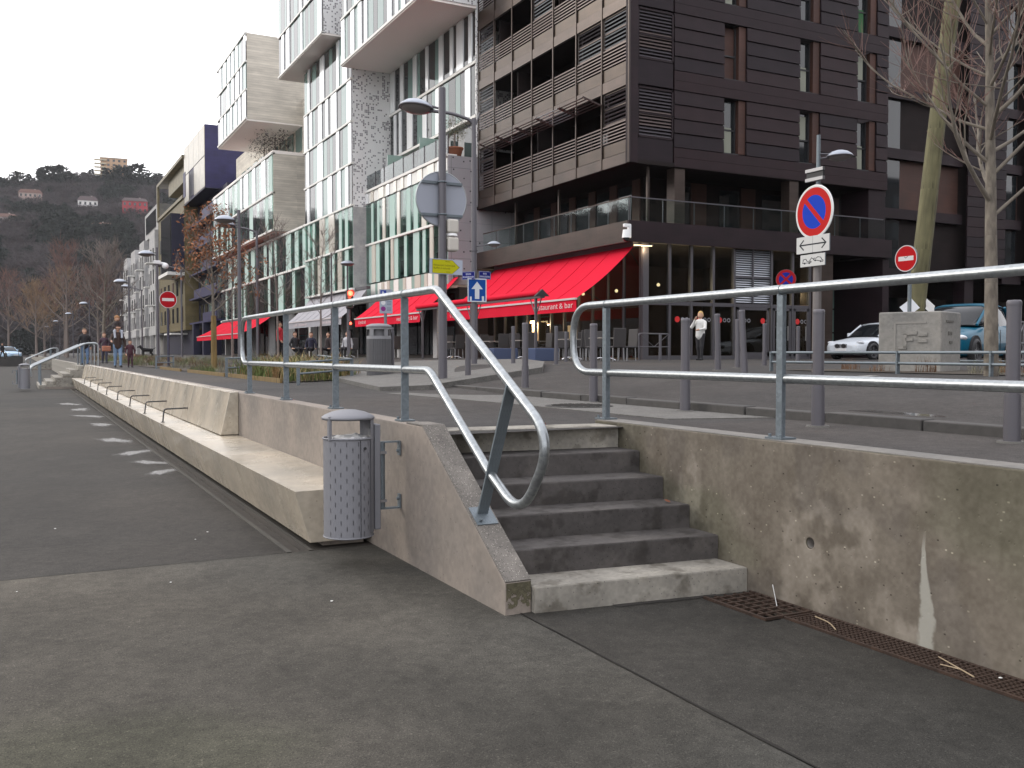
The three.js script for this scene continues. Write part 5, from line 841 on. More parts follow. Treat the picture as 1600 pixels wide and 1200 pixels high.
{ // free-standing folded double awning in front of the terrace
  const o = thing('terrace_awning', 'free-standing frame with a rolled red awning over the terrace', 'awning');
  part('beam', ext(16.05, 16.2, 3.5, 3.6, -28.8, -40.5), M.mullion, o); part('roll', rod([16.05, 3.68, -28.9], [16.05, 3.68, -40.4], 0.1), M.awning, o);
  part('end_cap', extrude([[-0.28, 0], [0.28, 0], [0, 0.24]], 0.12).translate(16.1, 3.56, -28.9), M.black, o);
  for (const z of [-29.3, -34.2, -34.7, -39.9]) { const p = part('leg', ext(16.08, 16.16, 1.3, 3.5, z - 0.04, z + 0.04), M.mullion, o); part('strut', merge([rod([16.12, 2.9, z], [16.12, 3.48, z - 0.4], 0.02), rod([16.12, 2.9, z], [16.12, 3.48, z + 0.4], 0.02)]), M.mullion, p); }
}
// ---------- terrace furniture ----------
{
  const wood = std([0.22, 0.2, 0.18], 0.5), leg = M.steel, dk = std([0.035, 0.032, 0.035], 0.6), bl = std([0.045, 0.065, 0.13], 0.7);
  let t0, c0;
  const table = (x, z) => { const lb = 'small café table with chrome foot under the red awnings'; if (!t0) { t0 = thing('cafe_table', lb, 'table', [x, 1.33, z], 0, 'terrace tables'); part('table_top', rbx(0.75, 0.035, 0.75, 0.01, 0, 0.73, 0), wood, t0); part('column', rod([0, 0.05, 0], [0, 0.72, 0], 0.03), M.black, t0); part('foot', merge([0, 1, 2, 3].map((i) => pipe([[0, 0.1, 0], [0.2, 0.1, 0], [0.36, 0.02, 0]], 0.025, 0.1, false, 20, 6).rotateY(i * PI / 2 + PI / 4))), std([0.6, 0.6, 0.62], 0.25, { metalness: 0.9 }), t0); return; } copyOf(t0, lb, [x, 1.33, z], 0); };
  const chair = (x, z, a) => { const lb = 'dark woven terrace chair beside a café table'; if (!c0) { c0 = thing('cafe_chair', lb, 'chair', [x, 1.33, z], a, 'terrace chairs'); part('seat', rbx(0.46, 0.05, 0.44, 0.02, 0, 0.45, 0), dk, c0); const b = part('backrest', rbx(0.44, 0.6, 0.05, 0.02, 0, 0.75, -0.2), std([0.04, 0.036, 0.036], 0.7), c0); b.rotation.x = -0.08; for (const [i, j] of [[-1, -1], [1, -1], [-1, 1], [1, 1]]) part('leg', rod([i * 0.2, 0, j * 0.19], [i * 0.19, 0.44, j * 0.17], 0.018), M.steel, c0); return; } copyOf(c0, lb, [x, 1.33, z], a); };
  const r = rng(14);
  for (const [x, z] of [[16.6, -25.6], [17.2, -28.6], [18.6, -31], [17.2, -32.2], [17.4, -35.2], [18.8, -34], [17, -38.4], [18.6, -37.5], [15.2, -42], [15.8, -45], [15.4, -48.5]]) { table(x, z); chair(x - 0.2 + r() * 0.3, z + 0.72, PI + r() * 0.8 - 0.4); chair(x + 0.1, z - 0.75, r() * 0.8 - 0.4); if (r() > 0.3) chair(x + 0.8, z + 0.1, -PI / 2 + r() * 0.6); }
  for (const [x, z, lb] of [[15.75, -28.2, 'right blue planter box at the terrace front'], [15.05, -29.9, 'left blue planter box at the terrace front']]) { const p = thing('planter_box', lb, 'planter', [x, 1.31, z], 0.5); part('box', rbx(1.5, 0.44, 0.45, 0.03, 0, 0.22, 0), bl, p); part('soil', bx(1.38, 0.03, 0.36, 0, 0.44, 0), std([0.06, 0.045, 0.03], 0.95), p); }
  const m = thing('menu_board', 'small wooden menu board on the terrace behind the planters', 'menu board', [17.8, 1.33, -29.6], -0.6); part('board', rbx(0.34, 0.5, 0.04, 0.01, 0, 1.0, 0), std([0.42, 0.28, 0.12], 0.7), m); part('leg', merge([rod([0, 0, 0.02], [0, 0.8, 0], 0.03)]), M.black, m);
}
// ---------- concrete block with the leaning timber pole ----------
{
  const c = thing('concrete_block', 'heavy grey concrete ballast block with moulded recesses', 'concrete block', [12.62, 1.28, -10.35], -1.2);
  const cm = std([0.47, 0.455, 0.42], 0.9, { map: T.concrete, bumpMap: T.smoothBump, bumpScale: 0.006 });
  const body = part('body', boxUV(rbx(0.95, 0.95, 0.95, 0.025, 0, 0.475, 0)), cm, c);
  part('panel_edge', merge([bx(0.46, 0.03, 0.03, 0.02, 0.78, 0.468), bx(0.03, 0.5, 0.03, -0.22, 0.53, 0.468)]), std([0.25, 0.24, 0.22], 0.9), body);
  part('raised_sign', merge([bx(0.2, 0.05, 0.04, 0.02, 0.62, 0.475), bx(0.05, 0.22, 0.04, -0.06, 0.5, 0.475), bx(0.12, 0.04, 0.04, 0, 0.52, 0.475), bx(0.14, 0.05, 0.04, 0.2, 0.6, 0.475), bx(0.14, 0.05, 0.04, 0.2, 0.5, 0.475), bx(0.12, 0.05, 0.04, -0.1, 0.4, 0.475)]), cm, body);
  part('side_recess', merge([bx(0.03, 0.03, 0.36, 0.47, 0.8, 0.1), bx(0.03, 0.05, 0.06, 0.47, 0.62, 0.14), bx(0.03, 0.05, 0.06, 0.47, 0.62, 0.02), bx(0.03, 0.04, 0.14, 0.47, 0.48, 0.04)]), std([0.12, 0.115, 0.1], 0.9), body);
  const w = thing('timber_pole', 'thick leaning timber pole rising behind the concrete block', 'pole');
  const L = 9, g = new THREE.CylinderGeometry(0.115, 0.15, L, 20, 30).translate(0, L / 2, 0), p = g.attributes.position, u = g.attributes.uv; for (let i = 0; i < p.count; i++) { const y = p.getY(i), a = Math.atan2(p.getZ(i), p.getX(i)), k = 1 + 0.05 * (fbm(a * 2 + 9, y * 1.3, 4, 3) - 0.5); p.setX(i, p.getX(i) * k + 0.012 * Math.sin(y * 1.1)); p.setZ(i, p.getZ(i) * k); u.setXY(i, a * 0.13, y); } g.computeVertexNormals();
  const m = part('trunk', g, std([0.27, 0.25, 0.15], 0.9, { map: T.timber, bumpMap: T.timber, bumpScale: 0.008 }), w); w.position.set(12.95, 1.3, -10.85); w.rotation.set(0.02, 0, -0.13); w.rotation.order = 'ZXY';
  for (const [x, z, a, lb] of [[12.62, -10.55, 0.5, 'crumpled white paper on the concrete block'], [12.85, -10.35, -0.9, 'tilted white sheet behind the paper on the block']]) { const s = single('paper_sheet', lb, 'paper', new THREE.PlaneGeometry(0.2, 0.2, 4, 4), std([0.7, 0.72, 0.76], 0.8, { side: THREE.DoubleSide })); const q = s.geometry.attributes.position; for (let i = 0; i < q.count; i++) q.setZ(i, 0.06 * Math.sin(q.getX(i) * 14)); s.geometry.computeVertexNormals(); s.position.set(x, 2.32, z); s.rotation.set(-0.5, -0.7 + a, 0.4); }
}
// ---------- cars ----------
M.carGlass = phy([0.012, 0.014, 0.016], 0.05, { ior: 1.35 });
function car(label, pos, turn, paint, o = {}) {
  const c = thing('parked_car', label, 'car', pos, turn), L = o.L ?? 4.3, W = o.W ?? 1.76, H = o.H ?? 1.42, belt = o.belt ?? 0.92;
  // nose at -x. Stations: x, half width, sill, belt line
  const st = [[-0.5, 0.60, 0.34, 0.60], [-0.485, 0.80, 0.26, 0.68], [-0.45, 0.9, 0.21, 0.74], [-0.36, 0.965, 0.19, 0.82], [-0.24, 0.985, 0.18, 0.90], [-0.16, 1, 0.18, 0.965], [0, 1, 0.18, 1.0], [0.2, 1, 0.18, 1.02], [0.36, 0.98, 0.19, 1.04], [0.45, 0.93, 0.22, 1.03], [0.485, 0.86, 0.28, 0.98], [0.5, 0.72, 0.36, 0.84]];
  const sec = (s) => { const [x, w, lo, hi] = s, hw = w * W / 2, y0 = lo, y1 = hi * belt, pr = []; for (const [a, b] of [[0, 0], [0.8, 0], [0.93, 0.06], [0.985, 0.2], [1, 0.45], [0.99, 0.7], [0.95, 0.88], [0.86, 0.98], [0.5, 1.02], [0, 1.03]]) pr.push([x * L, y0 + b * (y1 - y0), a * hw]); return [...pr, ...pr.slice(1, -1).reverse().map(([x, y, z]) => [x, y, -z])]; };
  const loft = (rows, close) => { const g = new THREE.BufferGeometry(), P = [], I = [], n = rows[0].length; rows.forEach((r) => r.forEach((q) => P.push(...q))); for (let i = 0; i < rows.length - 1; i++) for (let j = 0; j < n; j++) { const a = i * n + j, b = i * n + (j + 1) % n, d = a + n, e = b + n; I.push(a, b, d, b, e, d); } for (const i of [0, rows.length - 1]) { const c0 = P.length / 3; const m = rows[i].reduce((s, q) => [s[0] + q[0] / n, s[1] + q[1] / n, s[2] + q[2] / n], [0, 0, 0]); P.push(...m); for (let j = 0; j < n; j++) I.push(c0, i * n + j, i * n + (j + 1) % n); } g.setAttribute('position', new THREE.Float32BufferAttribute(P, 3)); g.setIndex(I); g.computeVertexNormals(); return toCreasedNormals(g, 0.7); };
  const pm = phy(paint, 0.45, { clearcoat: 0.3, clearcoatRoughness: 0.06, specularIntensity: 0.4 });
  const body = part('body', loft(st.map(sec)), pm, c);
  const cab = [[-0.20, 0.72, 0.0, 0.02], [-0.10, 0.80, 0.0, 0.55], [-0.02, 0.80, 0.0, 0.88], [0.08, 0.80, 0.0, 0.98], [0.2, 0.79, 0.0, 1.0], [0.34, 0.76, 0.0, 0.93], [0.43, 0.72, 0.0, 0.72], [0.475, 0.68, 0.0, 0.1]];
  const crow = (grow, lo, hi) => cab.map(([x, w, , h]) => { const y0 = belt * 0.99, y1 = belt + h * (H - belt), q = []; for (const [a, b] of [[1.1, 0], [1.08, 0.3], [1.02, 0.7], [0.95, 0.9], [0.82, 1.0], [0.4, 1.03], [0, 1.035]]) if (b >= lo && b <= hi) q.push([x * L, y0 + b * (y1 - y0) + grow, a * w * W / 2 + (a ? grow * 0.5 : 0)]); return [...q, ...q.slice(0, -1).reverse().map(([X, Y, Z]) => [X, Y, -Z])]; });
  part('cabin_glass', loft(crow(0, 0, 2)), M.carGlass, c);
  part('roof', loft(crow(0.012, 0.85, 2).slice(2, 7)), pm, c);
  for (const s of [-1, 1]) for (const [x0, y0, x1, y1, w0, w1] of [[-0.2, belt, -0.02, belt + 0.84 * (H - belt), 0.79, 0.8], [0.12, belt, 0.1, belt + 0.93 * (H - belt), 0.875, 0.79], [0.44, belt, 0.34, belt + 0.88 * (H - belt), 0.80, 0.76]]) part('pillar', rod([x0 * L, y0, s * w0 * W / 2 * 1.02], [x1 * L, y1, s * w1 * W / 2 * 1.0], 0.035), pm, c);
  const tyre = new THREE.TorusGeometry(0.25, 0.075, 10, 28).scale(1, 1, 1.3), rimG = merge([new THREE.CylinderGeometry(0.19, 0.19, 0.1, 24, 1, true).rotateX(PI / 2), new THREE.CylinderGeometry(0.05, 0.05, 0.12, 12).rotateX(PI / 2), ...[0, 1, 2, 3, 4].map((k) => bx(0.05, 0.17, 0.05, 0, 0.11, 0.03).rotateZ(k * 2 * PI / 5))]);
  for (const x of [-0.315, 0.30]) for (const s of [-1, 1]) { part('wheel_arch', new THREE.CylinderGeometry(0.36, 0.36, 0.1, 28).rotateX(PI / 2), M.dark, c, x * L, 0.36, s * (W / 2 - 0.055)); const w = part('wheel', tyre, M.black, c, x * L, 0.325, s * (W / 2 - 0.06)); part('rim', rimG, M.steel, w).scale.z = s; }
  for (const s of [-1, 1]) { part('mirror', rbx(0.14, 0.12, 0.2, 0.04, -0.11 * L, belt + 0.08, s * (W / 2 + 0.04)), pm, c); const h = part('headlight', new THREE.SphereGeometry(0.17, 16, 10).scale(1.25, 0.5, 0.9), phy([0.6, 0.62, 0.65], 0.08), c, -0.425 * L, 0.64, s * W * 0.36); h.rotation.y = s * 0.5; h.rotation.z = -0.15; part('door_line', bx(0.01, 0.5, 0.01, 0.11 * L, 0.62, s * (W / 2 + 0.001)), M.black, c); part('door_handle', rbx(0.16, 0.03, 0.03, 0.01, 0.04 * L, 0.78, s * (W / 2 + 0.003)), pm, c); part('fog_lamp', rbx(0.06, 0.08, 0.3, 0.02, -0.475 * L, 0.36, s * W * 0.3), M.black, c); part('tail_light', rbx(0.12, 0.16, 0.28, 0.03, 0.478 * L, 0.78, s * W * 0.34), std([0.4, 0.02, 0.02], 0.2), c); }
  if (o.kidney) for (const s of [-1, 1]) { const k = part('grille', rbx(0.08, 0.15, 0.26, 0.04, -0.497 * L, 0.53, s * 0.145), M.black, c); part('grille_frame', new THREE.TorusGeometry(0.11, 0.01, 6, 20).scale(1.2, 0.72, 1).rotateY(PI / 2).translate(-0.507 * L, 0.53, s * 0.145), M.steel, k); }
  else part('grille', rbx(0.06, 0.1, 0.8, 0.02, -0.493 * L, 0.52, 0), M.black, c);
  part('number_plate', rbx(0.02, 0.11, 0.5, 0.004, -0.5 * L - 0.012, 0.4, 0), M.white, c); part('lower_grille', rbx(0.06, 0.1, 1.0, 0.02, -0.488 * L, 0.28, 0), M.black, c);
  return c;
}
car('silver white hatchback parked behind the concrete block', [30.0, 1.32, -26.6], 0.08, [0.62, 0.66, 0.7], { kidney: true, H: 1.45 });
car('bright teal small car behind the bare tree', [21.5, 1.3, -16.4], 0.3, [0.0, 0.085, 0.145], { L: 3.8, W: 1.68, H: 1.55, belt: 0.98 });
car('tiny pale blue car far away below the hill', [-1.4, 0.9, -131], PI / 2 + 0.4, [0.4, 0.55, 0.7]);
// ---------- people ----------
function figure(name, label, pos, turn, bones, cells = 84) { // bones: [x,y,z, r, x,y,z, r, [colour]]
  let lo = [9, 9, 9], hi = [-9, -9, -9];
  for (const b of bones) for (const k of [0, 4]) for (let i = 0; i < 3; i++) { lo[i] = Math.min(lo[i], b[k + i] - b[k + 3] - 0.05); hi[i] = Math.max(hi[i], b[k + i] + b[k + 3] + 0.05); }
  const S = Math.max(hi[0] - lo[0], hi[1] - lo[1], hi[2] - lo[2]) / 2 * 1.08, C = [0, 1, 2].map((i) => (lo[i] + hi[i]) / 2);
  const mc = new MarchingCubes(cells, new THREE.MeshBasicMaterial(), false, false, 90000); mc.isolation = 0; const half = cells / 2, F = mc.field;
  const cap = (px, py, pz, b) => { const ax = b[0], ay = b[1], az = b[2], dx = b[4] - ax, dy = b[5] - ay, dz = b[6] - az, l = dx * dx + dy * dy + dz * dz, t = l ? clamp(((px - ax) * dx + (py - ay) * dy + (pz - az) * dz) / l) : 0; return Math.hypot(px - ax - dx * t, py - ay - dy * t, pz - az - dz * t) - lerp(b[3], b[7], t); };
  for (let z = 0; z < cells; z++) for (let y = 0; y < cells; y++) for (let x = 0; x < cells; x++) { const px = C[0] + (x - half) / half * S, py = C[1] + (y - half) / half * S, pz = C[2] + (z - half) / half * S; let d = 9; for (const b of bones) { const e = cap(px, py, pz, b), k = 0.035, h = clamp(0.5 + 0.5 * (d - e) / k); d = lerp(d, e, h) - k * h * (1 - h); } F[z * cells * cells + y * cells + x] = -d; }
  mc.update(); const n = mc.count ?? mc.geometry.drawRange.count, P = new Float32Array(mc.positionArray.slice(0, n * 3)), N = new Float32Array(mc.normalArray.slice(0, n * 3)), K = new Float32Array(n * 3);
  for (let i = 0; i < n; i++) { const x = P[i * 3] * S + C[0], y = P[i * 3 + 1] * S + C[1], z = P[i * 3 + 2] * S + C[2]; P[i * 3] = x; P[i * 3 + 1] = y; P[i * 3 + 2] = z; let best = 9, c; for (const b of bones) { const e = cap(x, y, z, b); if (e < best) { best = e; c = b[8]; } } K.set(c, i * 3); }
  const g = new THREE.BufferGeometry(); g.setAttribute('position', new THREE.BufferAttribute(P, 3)); g.setAttribute('normal', new THREE.BufferAttribute(N, 3)); g.setAttribute('color', new THREE.BufferAttribute(K, 3));
  const o = thing(name, label, name === 'dog' ? 'dog' : 'person', pos, turn); part('body', g, std([1, 1, 1], 0.85, { vertexColors: true }), o); return o;
}
const SK = [0.45, 0.27, 0.19];
function walker(s, h, coat, leg, shoe, hair, stride = 0.16, arms = null) { // bones of a walking adult, facing +z, height h
  const k = h / 1.72, q = (x, y, z, r) => [x * k, y * k, z * k, r * k], b = (a, c, col) => [...q(...a), ...q(...c), col], out = [];
  out.push(b([0, 1.0, 0, 0.155], [0, 1.32, 0, 0.165], coat), b([-0.09, 1.38, 0, 0.1], [0.09, 1.38, 0, 0.1], coat), b([0, 0.9, 0, 0.155], [0, 1.05, 0, 0.15], coat), b([0, 1.42, 0.01, 0.055], [0, 1.52, 0.02, 0.055], SK));
  out.push(b([0, 1.6, 0.015, 0.088], [0, 1.65, 0.0, 0.09], SK), b([0, 1.60, 0.1, 0.016], [0, 1.57, 0.115, 0.018], SK), b([0, 1.695, -0.015, 0.088], [0, 1.62, -0.05, 0.092], hair));
  for (const e of [-1, 1]) { out.push(b([e * 0.088, 1.61, 0, 0.02], [e * 0.09, 1.58, 0, 0.016], SK)); const f = e * stride; out.push(b([e * 0.085, 0.9, 0, 0.098], [e * 0.09, 0.5, f * 0.6 + 0.03, 0.07], leg), b([e * 0.09, 0.5, f * 0.6 + 0.03, 0.068], [e * 0.09, 0.09, f, 0.05], leg), b([e * 0.09, 0.05, f - 0.04, 0.045], [e * 0.1, 0.035, f + 0.13, 0.038], shoe)); }
  const A = arms || [[-1, [-0.28, 1.1, -0.06], [-0.27, 0.88, 0.08]], [1, [0.28, 1.1, 0.02], [0.27, 0.88, 0.02]]];
  for (const [e, el, ha] of A) { out.push(b([e * 0.185, 1.36, 0, 0.068], [...el, 0.052], coat), b([...el, 0.05], [...ha, 0.036], coat)); const d = [ha[0] - el[0], ha[1] - el[1], ha[2] - el[2]], L = Math.hypot(...d), u = d.map((v) => v / L); out.push(b([...ha, 0.033], [ha[0] + u[0] * 0.08, ha[1] + u[1] * 0.08, ha[2] + u[2] * 0.08, 0.03], SK)); for (let f = 0; f < 4; f++) out.push(b([ha[0] + u[0] * 0.08, ha[1] + u[1] * 0.08, ha[2] + u[2] * 0.08 + (f - 1.5) * 0.018, 0.011], [ha[0] + u[0] * (0.13 + 0.01 * (f % 3)), ha[1] + u[1] * 0.14, ha[2] + u[2] * 0.13 + (f - 1.5) * 0.02 + 0.01, 0.009], SK)); out.push(b([ha[0] + u[0] * 0.03, ha[1] + u[1] * 0.03, ha[2] + 0.03, 0.012], [ha[0] + u[0] * 0.08, ha[1] + u[1] * 0.08, ha[2] + 0.06, 0.01], SK)); }
  return out;
}
const blk = [0.018, 0.017, 0.02], jean = [0.16, 0.24, 0.36], brownC = [0.05, 0.03, 0.025];
{
  figure('person', 'adult in brown jacket and pale jeans carrying a child on the shoulders', [3.5, 1.0, -41.7], 0.1, walker(1, 1.66, brownC, jean, blk, [0.06, 0.03, 0.02], 0.12, [[-1, [-0.3, 1.16, 0.1], [-0.3, 1.1, 0.3]], [1, [0.28, 1.1, 0.02], [0.3, 0.86, 0.06]]]));
  const y = 1.36, ch = [0.03, 0.022, 0.022], b = (...a) => a;
  figure('person', 'small child in dark jacket riding on the adult shoulders', [3.5, 1.0, -41.7], 0.1, [b(0, y + 0.17, -0.09, 0.115, 0, y + 0.42, -0.08, 0.12, ch), b(0, y + 0.46, -0.07, 0.04, 0, y + 0.52, -0.06, 0.045, SK), b(0, y + 0.6, -0.04, 0.085, 0, y + 0.63, -0.05, 0.09, SK), b(0, y + 0.66, -0.07, 0.105, 0, y + 0.60, -0.1, 0.095, [0.28, 0.14, 0.06]), b(0, y + 0.59, 0.045, 0.014, 0, y + 0.575, 0.05, 0.014, SK),
    ...[-1, 1].flatMap((e) => [b(e * 0.07, y + 0.14, -0.06, 0.065, e * 0.14, y + 0.1, 0.14, 0.055, [0.35, 0.37, 0.42]), b(e * 0.14, y + 0.1, 0.14, 0.05, e * 0.13, y - 0.16, 0.2, 0.042, [0.35, 0.37, 0.42]), b(e * 0.13, y - 0.18, 0.2, 0.04, e * 0.13, y - 0.2, 0.27, 0.034, blk), b(e * 0.12, y + 0.42, -0.07, 0.05, e * 0.15, y + 0.28, 0.06, 0.042, ch), b(e * 0.15, y + 0.28, 0.06, 0.04, e * 0.07, y + 0.24, 0.14, 0.03, ch), b(e * 0.07, y + 0.24, 0.14, 0.03, e * 0.03, y + 0.25, 0.17, 0.026, SK)])], 72);
  figure('person', 'small child in maroon coat walking beside the adult', [3.95, 1.0, -41.5], 0.1, walker(1, 1.08, [0.06, 0.02, 0.03], [0.05, 0.02, 0.03], blk, [0.05, 0.03, 0.02], 0.1), 72);
  figure('person', 'man in black jacket and jeans behind the far handrails', [2.75, 1.0, -50.5], 0.3, walker(1, 1.74, blk, [0.1, 0.16, 0.26], blk, [0.12, 0.08, 0.05], 0.1));
  figure('person', 'person in dark clothes right of the man behind the handrails', [4.1, 1.0, -57], 0.1, walker(1, 1.66, [0.05, 0.025, 0.04], [0.04, 0.04, 0.06], blk, [0.1, 0.05, 0.03], 0.1));
  figure('person', 'person in black walking far off at the left edge', [-1.9, 0.9, -122], 0.9, walker(1, 1.75, blk, blk, blk, blk, 0.22));
  figure('person', 'blonde woman in white jacket standing before the restaurant glass', [21.0, 1.33, -26.3], -1.2, walker(1, 1.66, [0.62, 0.62, 0.6], blk, blk, [0.5, 0.33, 0.12], 0.06, [[-1, [-0.26, 1.2, 0.16], [-0.1, 1.45, 0.2]], [1, [0.27, 1.14, 0.14], [0.16, 1.1, 0.34]]]));
  figure('person', 'person in red jacket walking past the grey café', [10.9, 1.32, -45], 1.2, walker(1, 1.7, [0.42, 0.02, 0.03], blk, blk, [0.06, 0.04, 0.03], 0.14));
  const sit = (coat, hair) => walker(1, 1.7, coat, blk, blk, hair, 0).map((v) => { const w = v.slice(); for (const k of [0, 4]) { if (w[k + 1] < 0.9) { const d = 0.9 - w[k + 1]; if (d <= 0.41) { w[k + 1] = 0.88; w[k + 2] += d; } else { w[k + 1] = 0.88 - (d - 0.4); w[k + 2] += 0.42; } } w[k + 1] -= 0.4; } return w; });
  [['person in black seated at the grey café, leftmost', 12.4, -48, 0.4, blk], ['person in dark blue seated in the middle of the café group', 13.4, -48.6, -0.5, [0.02, 0.02, 0.04]], ['person in dark coat seated right of the café group', 14.2, -48.2, -1.3, [0.03, 0.02, 0.02]], ['person in white and black seated nearest the traffic light', 14.6, -46.2, -0.8, [0.4, 0.4, 0.42]]].forEach(([lb, x, z, a, c]) => figure('person', lb, [x, 1.32, z], a, sit(c, [0.05, 0.03, 0.02]), 64));
  const bg = thing('handbag', 'orange checked shoulder bag hanging beside the adult', 'handbag', [3.06, 1.62, -41.5], 0.2); part('bag', rbx(0.34, 0.22, 0.12, 0.04, 0, 0.14, 0), std([0.5, 0.2, 0.12], 0.8, { map: tex(64, 64, (u, v) => { const k = (Math.floor(u * 6) + Math.floor(v * 4)) % 2 ? 255 : 150; return [k, k, k]; }, true, 0.4) }), bg); part('strap', pipe([[-0.18, 0.3, 0], [-0.06, 0.48, 0], [0.08, 0.48, 0], [0.18, 0.3, 0]], 0.015, 0.06, false, 30, 6), M.black, bg);
  const dk = [0.012, 0.011, 0.012], d = (...a) => a;
  figure('dog', 'black dog standing in the road beyond the family', [8.3, 1.3, -74.5], 0.3, [d(-0.3, 0.5, 0, 0.15, 0.1, 0.48, 0, 0.12, dk), d(0.1, 0.48, 0, 0.12, 0.3, 0.5, 0, 0.11, dk), d(-0.4, 0.56, 0, 0.1, -0.55, 0.72, 0, 0.08, dk), d(-0.56, 0.75, 0, 0.085, -0.6, 0.74, 0, 0.08, dk), d(-0.6, 0.73, 0, 0.06, -0.76, 0.69, 0, 0.04, dk), d(-0.53, 0.82, 0.05, 0.03, -0.52, 0.74, 0.08, 0.02, dk), d(-0.53, 0.82, -0.05, 0.03, -0.52, 0.74, -0.08, 0.02, dk), d(0.38, 0.54, 0, 0.03, 0.6, 0.66, 0, 0.018, dk), ...[-0.08, 0.08].flatMap((z) => [d(-0.34, 0.42, z, 0.06, -0.33, 0.22, z, 0.04, dk), d(-0.33, 0.22, z, 0.036, -0.34, 0.03, z, 0.03, dk), d(-0.34, 0.03, z, 0.03, -0.39, 0.025, z, 0.026, dk), d(0.28, 0.44, z, 0.085, 0.22, 0.28, z, 0.05, dk), d(0.22, 0.28, z, 0.045, 0.36, 0.18, z, 0.034, dk), d(0.36, 0.18, z, 0.032, 0.33, 0.03, z, 0.028, dk), d(0.33, 0.03, z, 0.028, 0.27, 0.025, z, 0.026, dk)])], 72);
}

// ---------- trees ----------
M.barkGrey = std([0.37, 0.32, 0.27], 0.9, { map: T.bark, bumpMap: T.bark, bumpScale: 0.008 });
M.twigRed = std([0.17, 0.10, 0.085], 0.9); M.twigGrey = std([0.17, 0.14, 0.125], 0.9); M.straw = std([0.36, 0.24, 0.1], 0.9, { map: T.timber });
function taperTube(pts, r0, r1, sides) { // one limb through the given points
  const n = pts.length, P = [], U = [], I = [], d = V(), a = V(), b = V(), up = V(0.31, 0.2, 0.93); let len = 0;
  for (let i = 0; i < n; i++) { d.copy(pts[Math.min(n - 1, i + 1)]).sub(pts[Math.max(0, i - 1)]).normalize(); a.crossVectors(d, up).normalize(); b.crossVectors(d, a); const r = lerp(r0, r1, i / (n - 1)); if (i) len += pts[i].distanceTo(pts[i - 1]); for (let j = 0; j <= sides; j++) { const t = j / sides * 2 * PI, c = Math.cos(t) * r, s = Math.sin(t) * r; P.push(pts[i].x + a.x * c + b.x * s, pts[i].y + a.y * c + b.y * s, pts[i].z + a.z * c + b.z * s); U.push(j / sides * 6.28 * r0, len); } }
  for (let i = 0; i < n - 1; i++) for (let j = 0; j < sides; j++) { const q = i * (sides + 1) + j; I.push(q, q + 1, q + sides + 1, q + 1, q + sides + 2, q + sides + 1); }
  const g = new THREE.BufferGeometry(); g.setAttribute('position', new THREE.Float32BufferAttribute(P, 3)); g.setAttribute('uv', new THREE.Float32BufferAttribute(U, 2)); g.setIndex(I); g.computeVertexNormals(); return g;
}
function growTree(seed, o) { // o: H trunk height, r0, first branch height, reach, n primaries, levels
  const r = rng(seed), limbs = [], twigs = [], tips = [];
  const limb = (p, dir, len, r0, lift, segs, wob) => { const pts = [p.clone()], d = dir.clone().normalize(); for (let i = 0; i < segs; i++) { d.y += lift / segs; d.x += (r() - 0.5) * wob; d.z += (r() - 0.5) * wob; d.normalize(); pts.push(pts[i].clone().addScaledVector(d, len / segs)); } return pts; };
  const trunk = limb(V(0, 0, 0), V((r() - 0.5) * 0.04, 1, (r() - 0.5) * 0.04), o.H, o.r0, 0, 12, o.wob ?? 0.05);
  for (let i = 0; i < o.n; i++) {
    const t = o.first + (1 - o.first) * Math.pow((i + 0.5) / o.n, 0.85) * 0.97, k = Math.min(11, Math.floor(t * 12)), p = trunk[k].clone().lerp(trunk[k + 1], t * 12 - k), a = i * 2.4 + r() * 0.8, up = o.up ?? 0.75;
    const L = o.reach * (1.05 - 0.72 * (t - o.first) / (1 - o.first)) * (0.7 + 0.6 * r()), rr = o.r0 * (1 - t * 0.85) * (0.34 + 0.2 * r());
    const b1 = limb(p, V(Math.cos(a), up * (0.6 + 0.8 * r()), Math.sin(a)), L, rr, 0.55, 6, 0.28); limbs.push(taperTube(b1, rr, rr * 0.3, 6));
    const m = o.second;
    for (let j = 0; j < m; j++) { const s = 0.22 + 0.76 * (j + r()) / m, q = Math.min(5, Math.floor(s * 6)), p2 = b1[q].clone().lerp(b1[q + 1], s * 6 - q), d1 = b1[q + 1].clone().sub(b1[q]).normalize(), side = V(r() - 0.5, (r() - 0.3) * 0.6, r() - 0.5).normalize(), L2 = L * (0.5 - 0.28 * s) * (0.6 + 0.7 * r()), r2 = rr * (1 - 0.7 * s) * 0.5;
      const b2 = limb(p2, d1.clone().multiplyScalar(0.75).add(side), L2, r2, 0.35, 4, 0.35); (L2 > 0.5 ? limbs : twigs).push(taperTube(b2, Math.max(r2, 0.006), 0.004, 4)); tips.push(b2[4]);
      for (let u = 0; u < o.third; u++) { const s3 = 0.25 + 0.72 * r(), q3 = Math.min(3, Math.floor(s3 * 4)), p3 = b2[q3].clone().lerp(b2[q3 + 1], s3 * 4 - q3), d3 = b2[q3 + 1].clone().sub(b2[q3]).normalize().add(V(r() - 0.5, r() * 0.7 - 0.15, r() - 0.5).multiplyScalar(1.5)); const b3 = limb(p3, d3, (o.twig ?? 0.4) * (0.5 + r()), 0.004, 0.2, 3, 0.4); twigs.push(taperTube(b3, o.tr ?? 0.005, (o.tr ?? 0.005) * 0.5, 3)); tips.push(b3[3]); } }
  }
  return { trunk: taperTube(trunk, o.r0, o.r0 * 0.12, 14), limbs: merge(limbs), twigs: merge(twigs), tips };
}
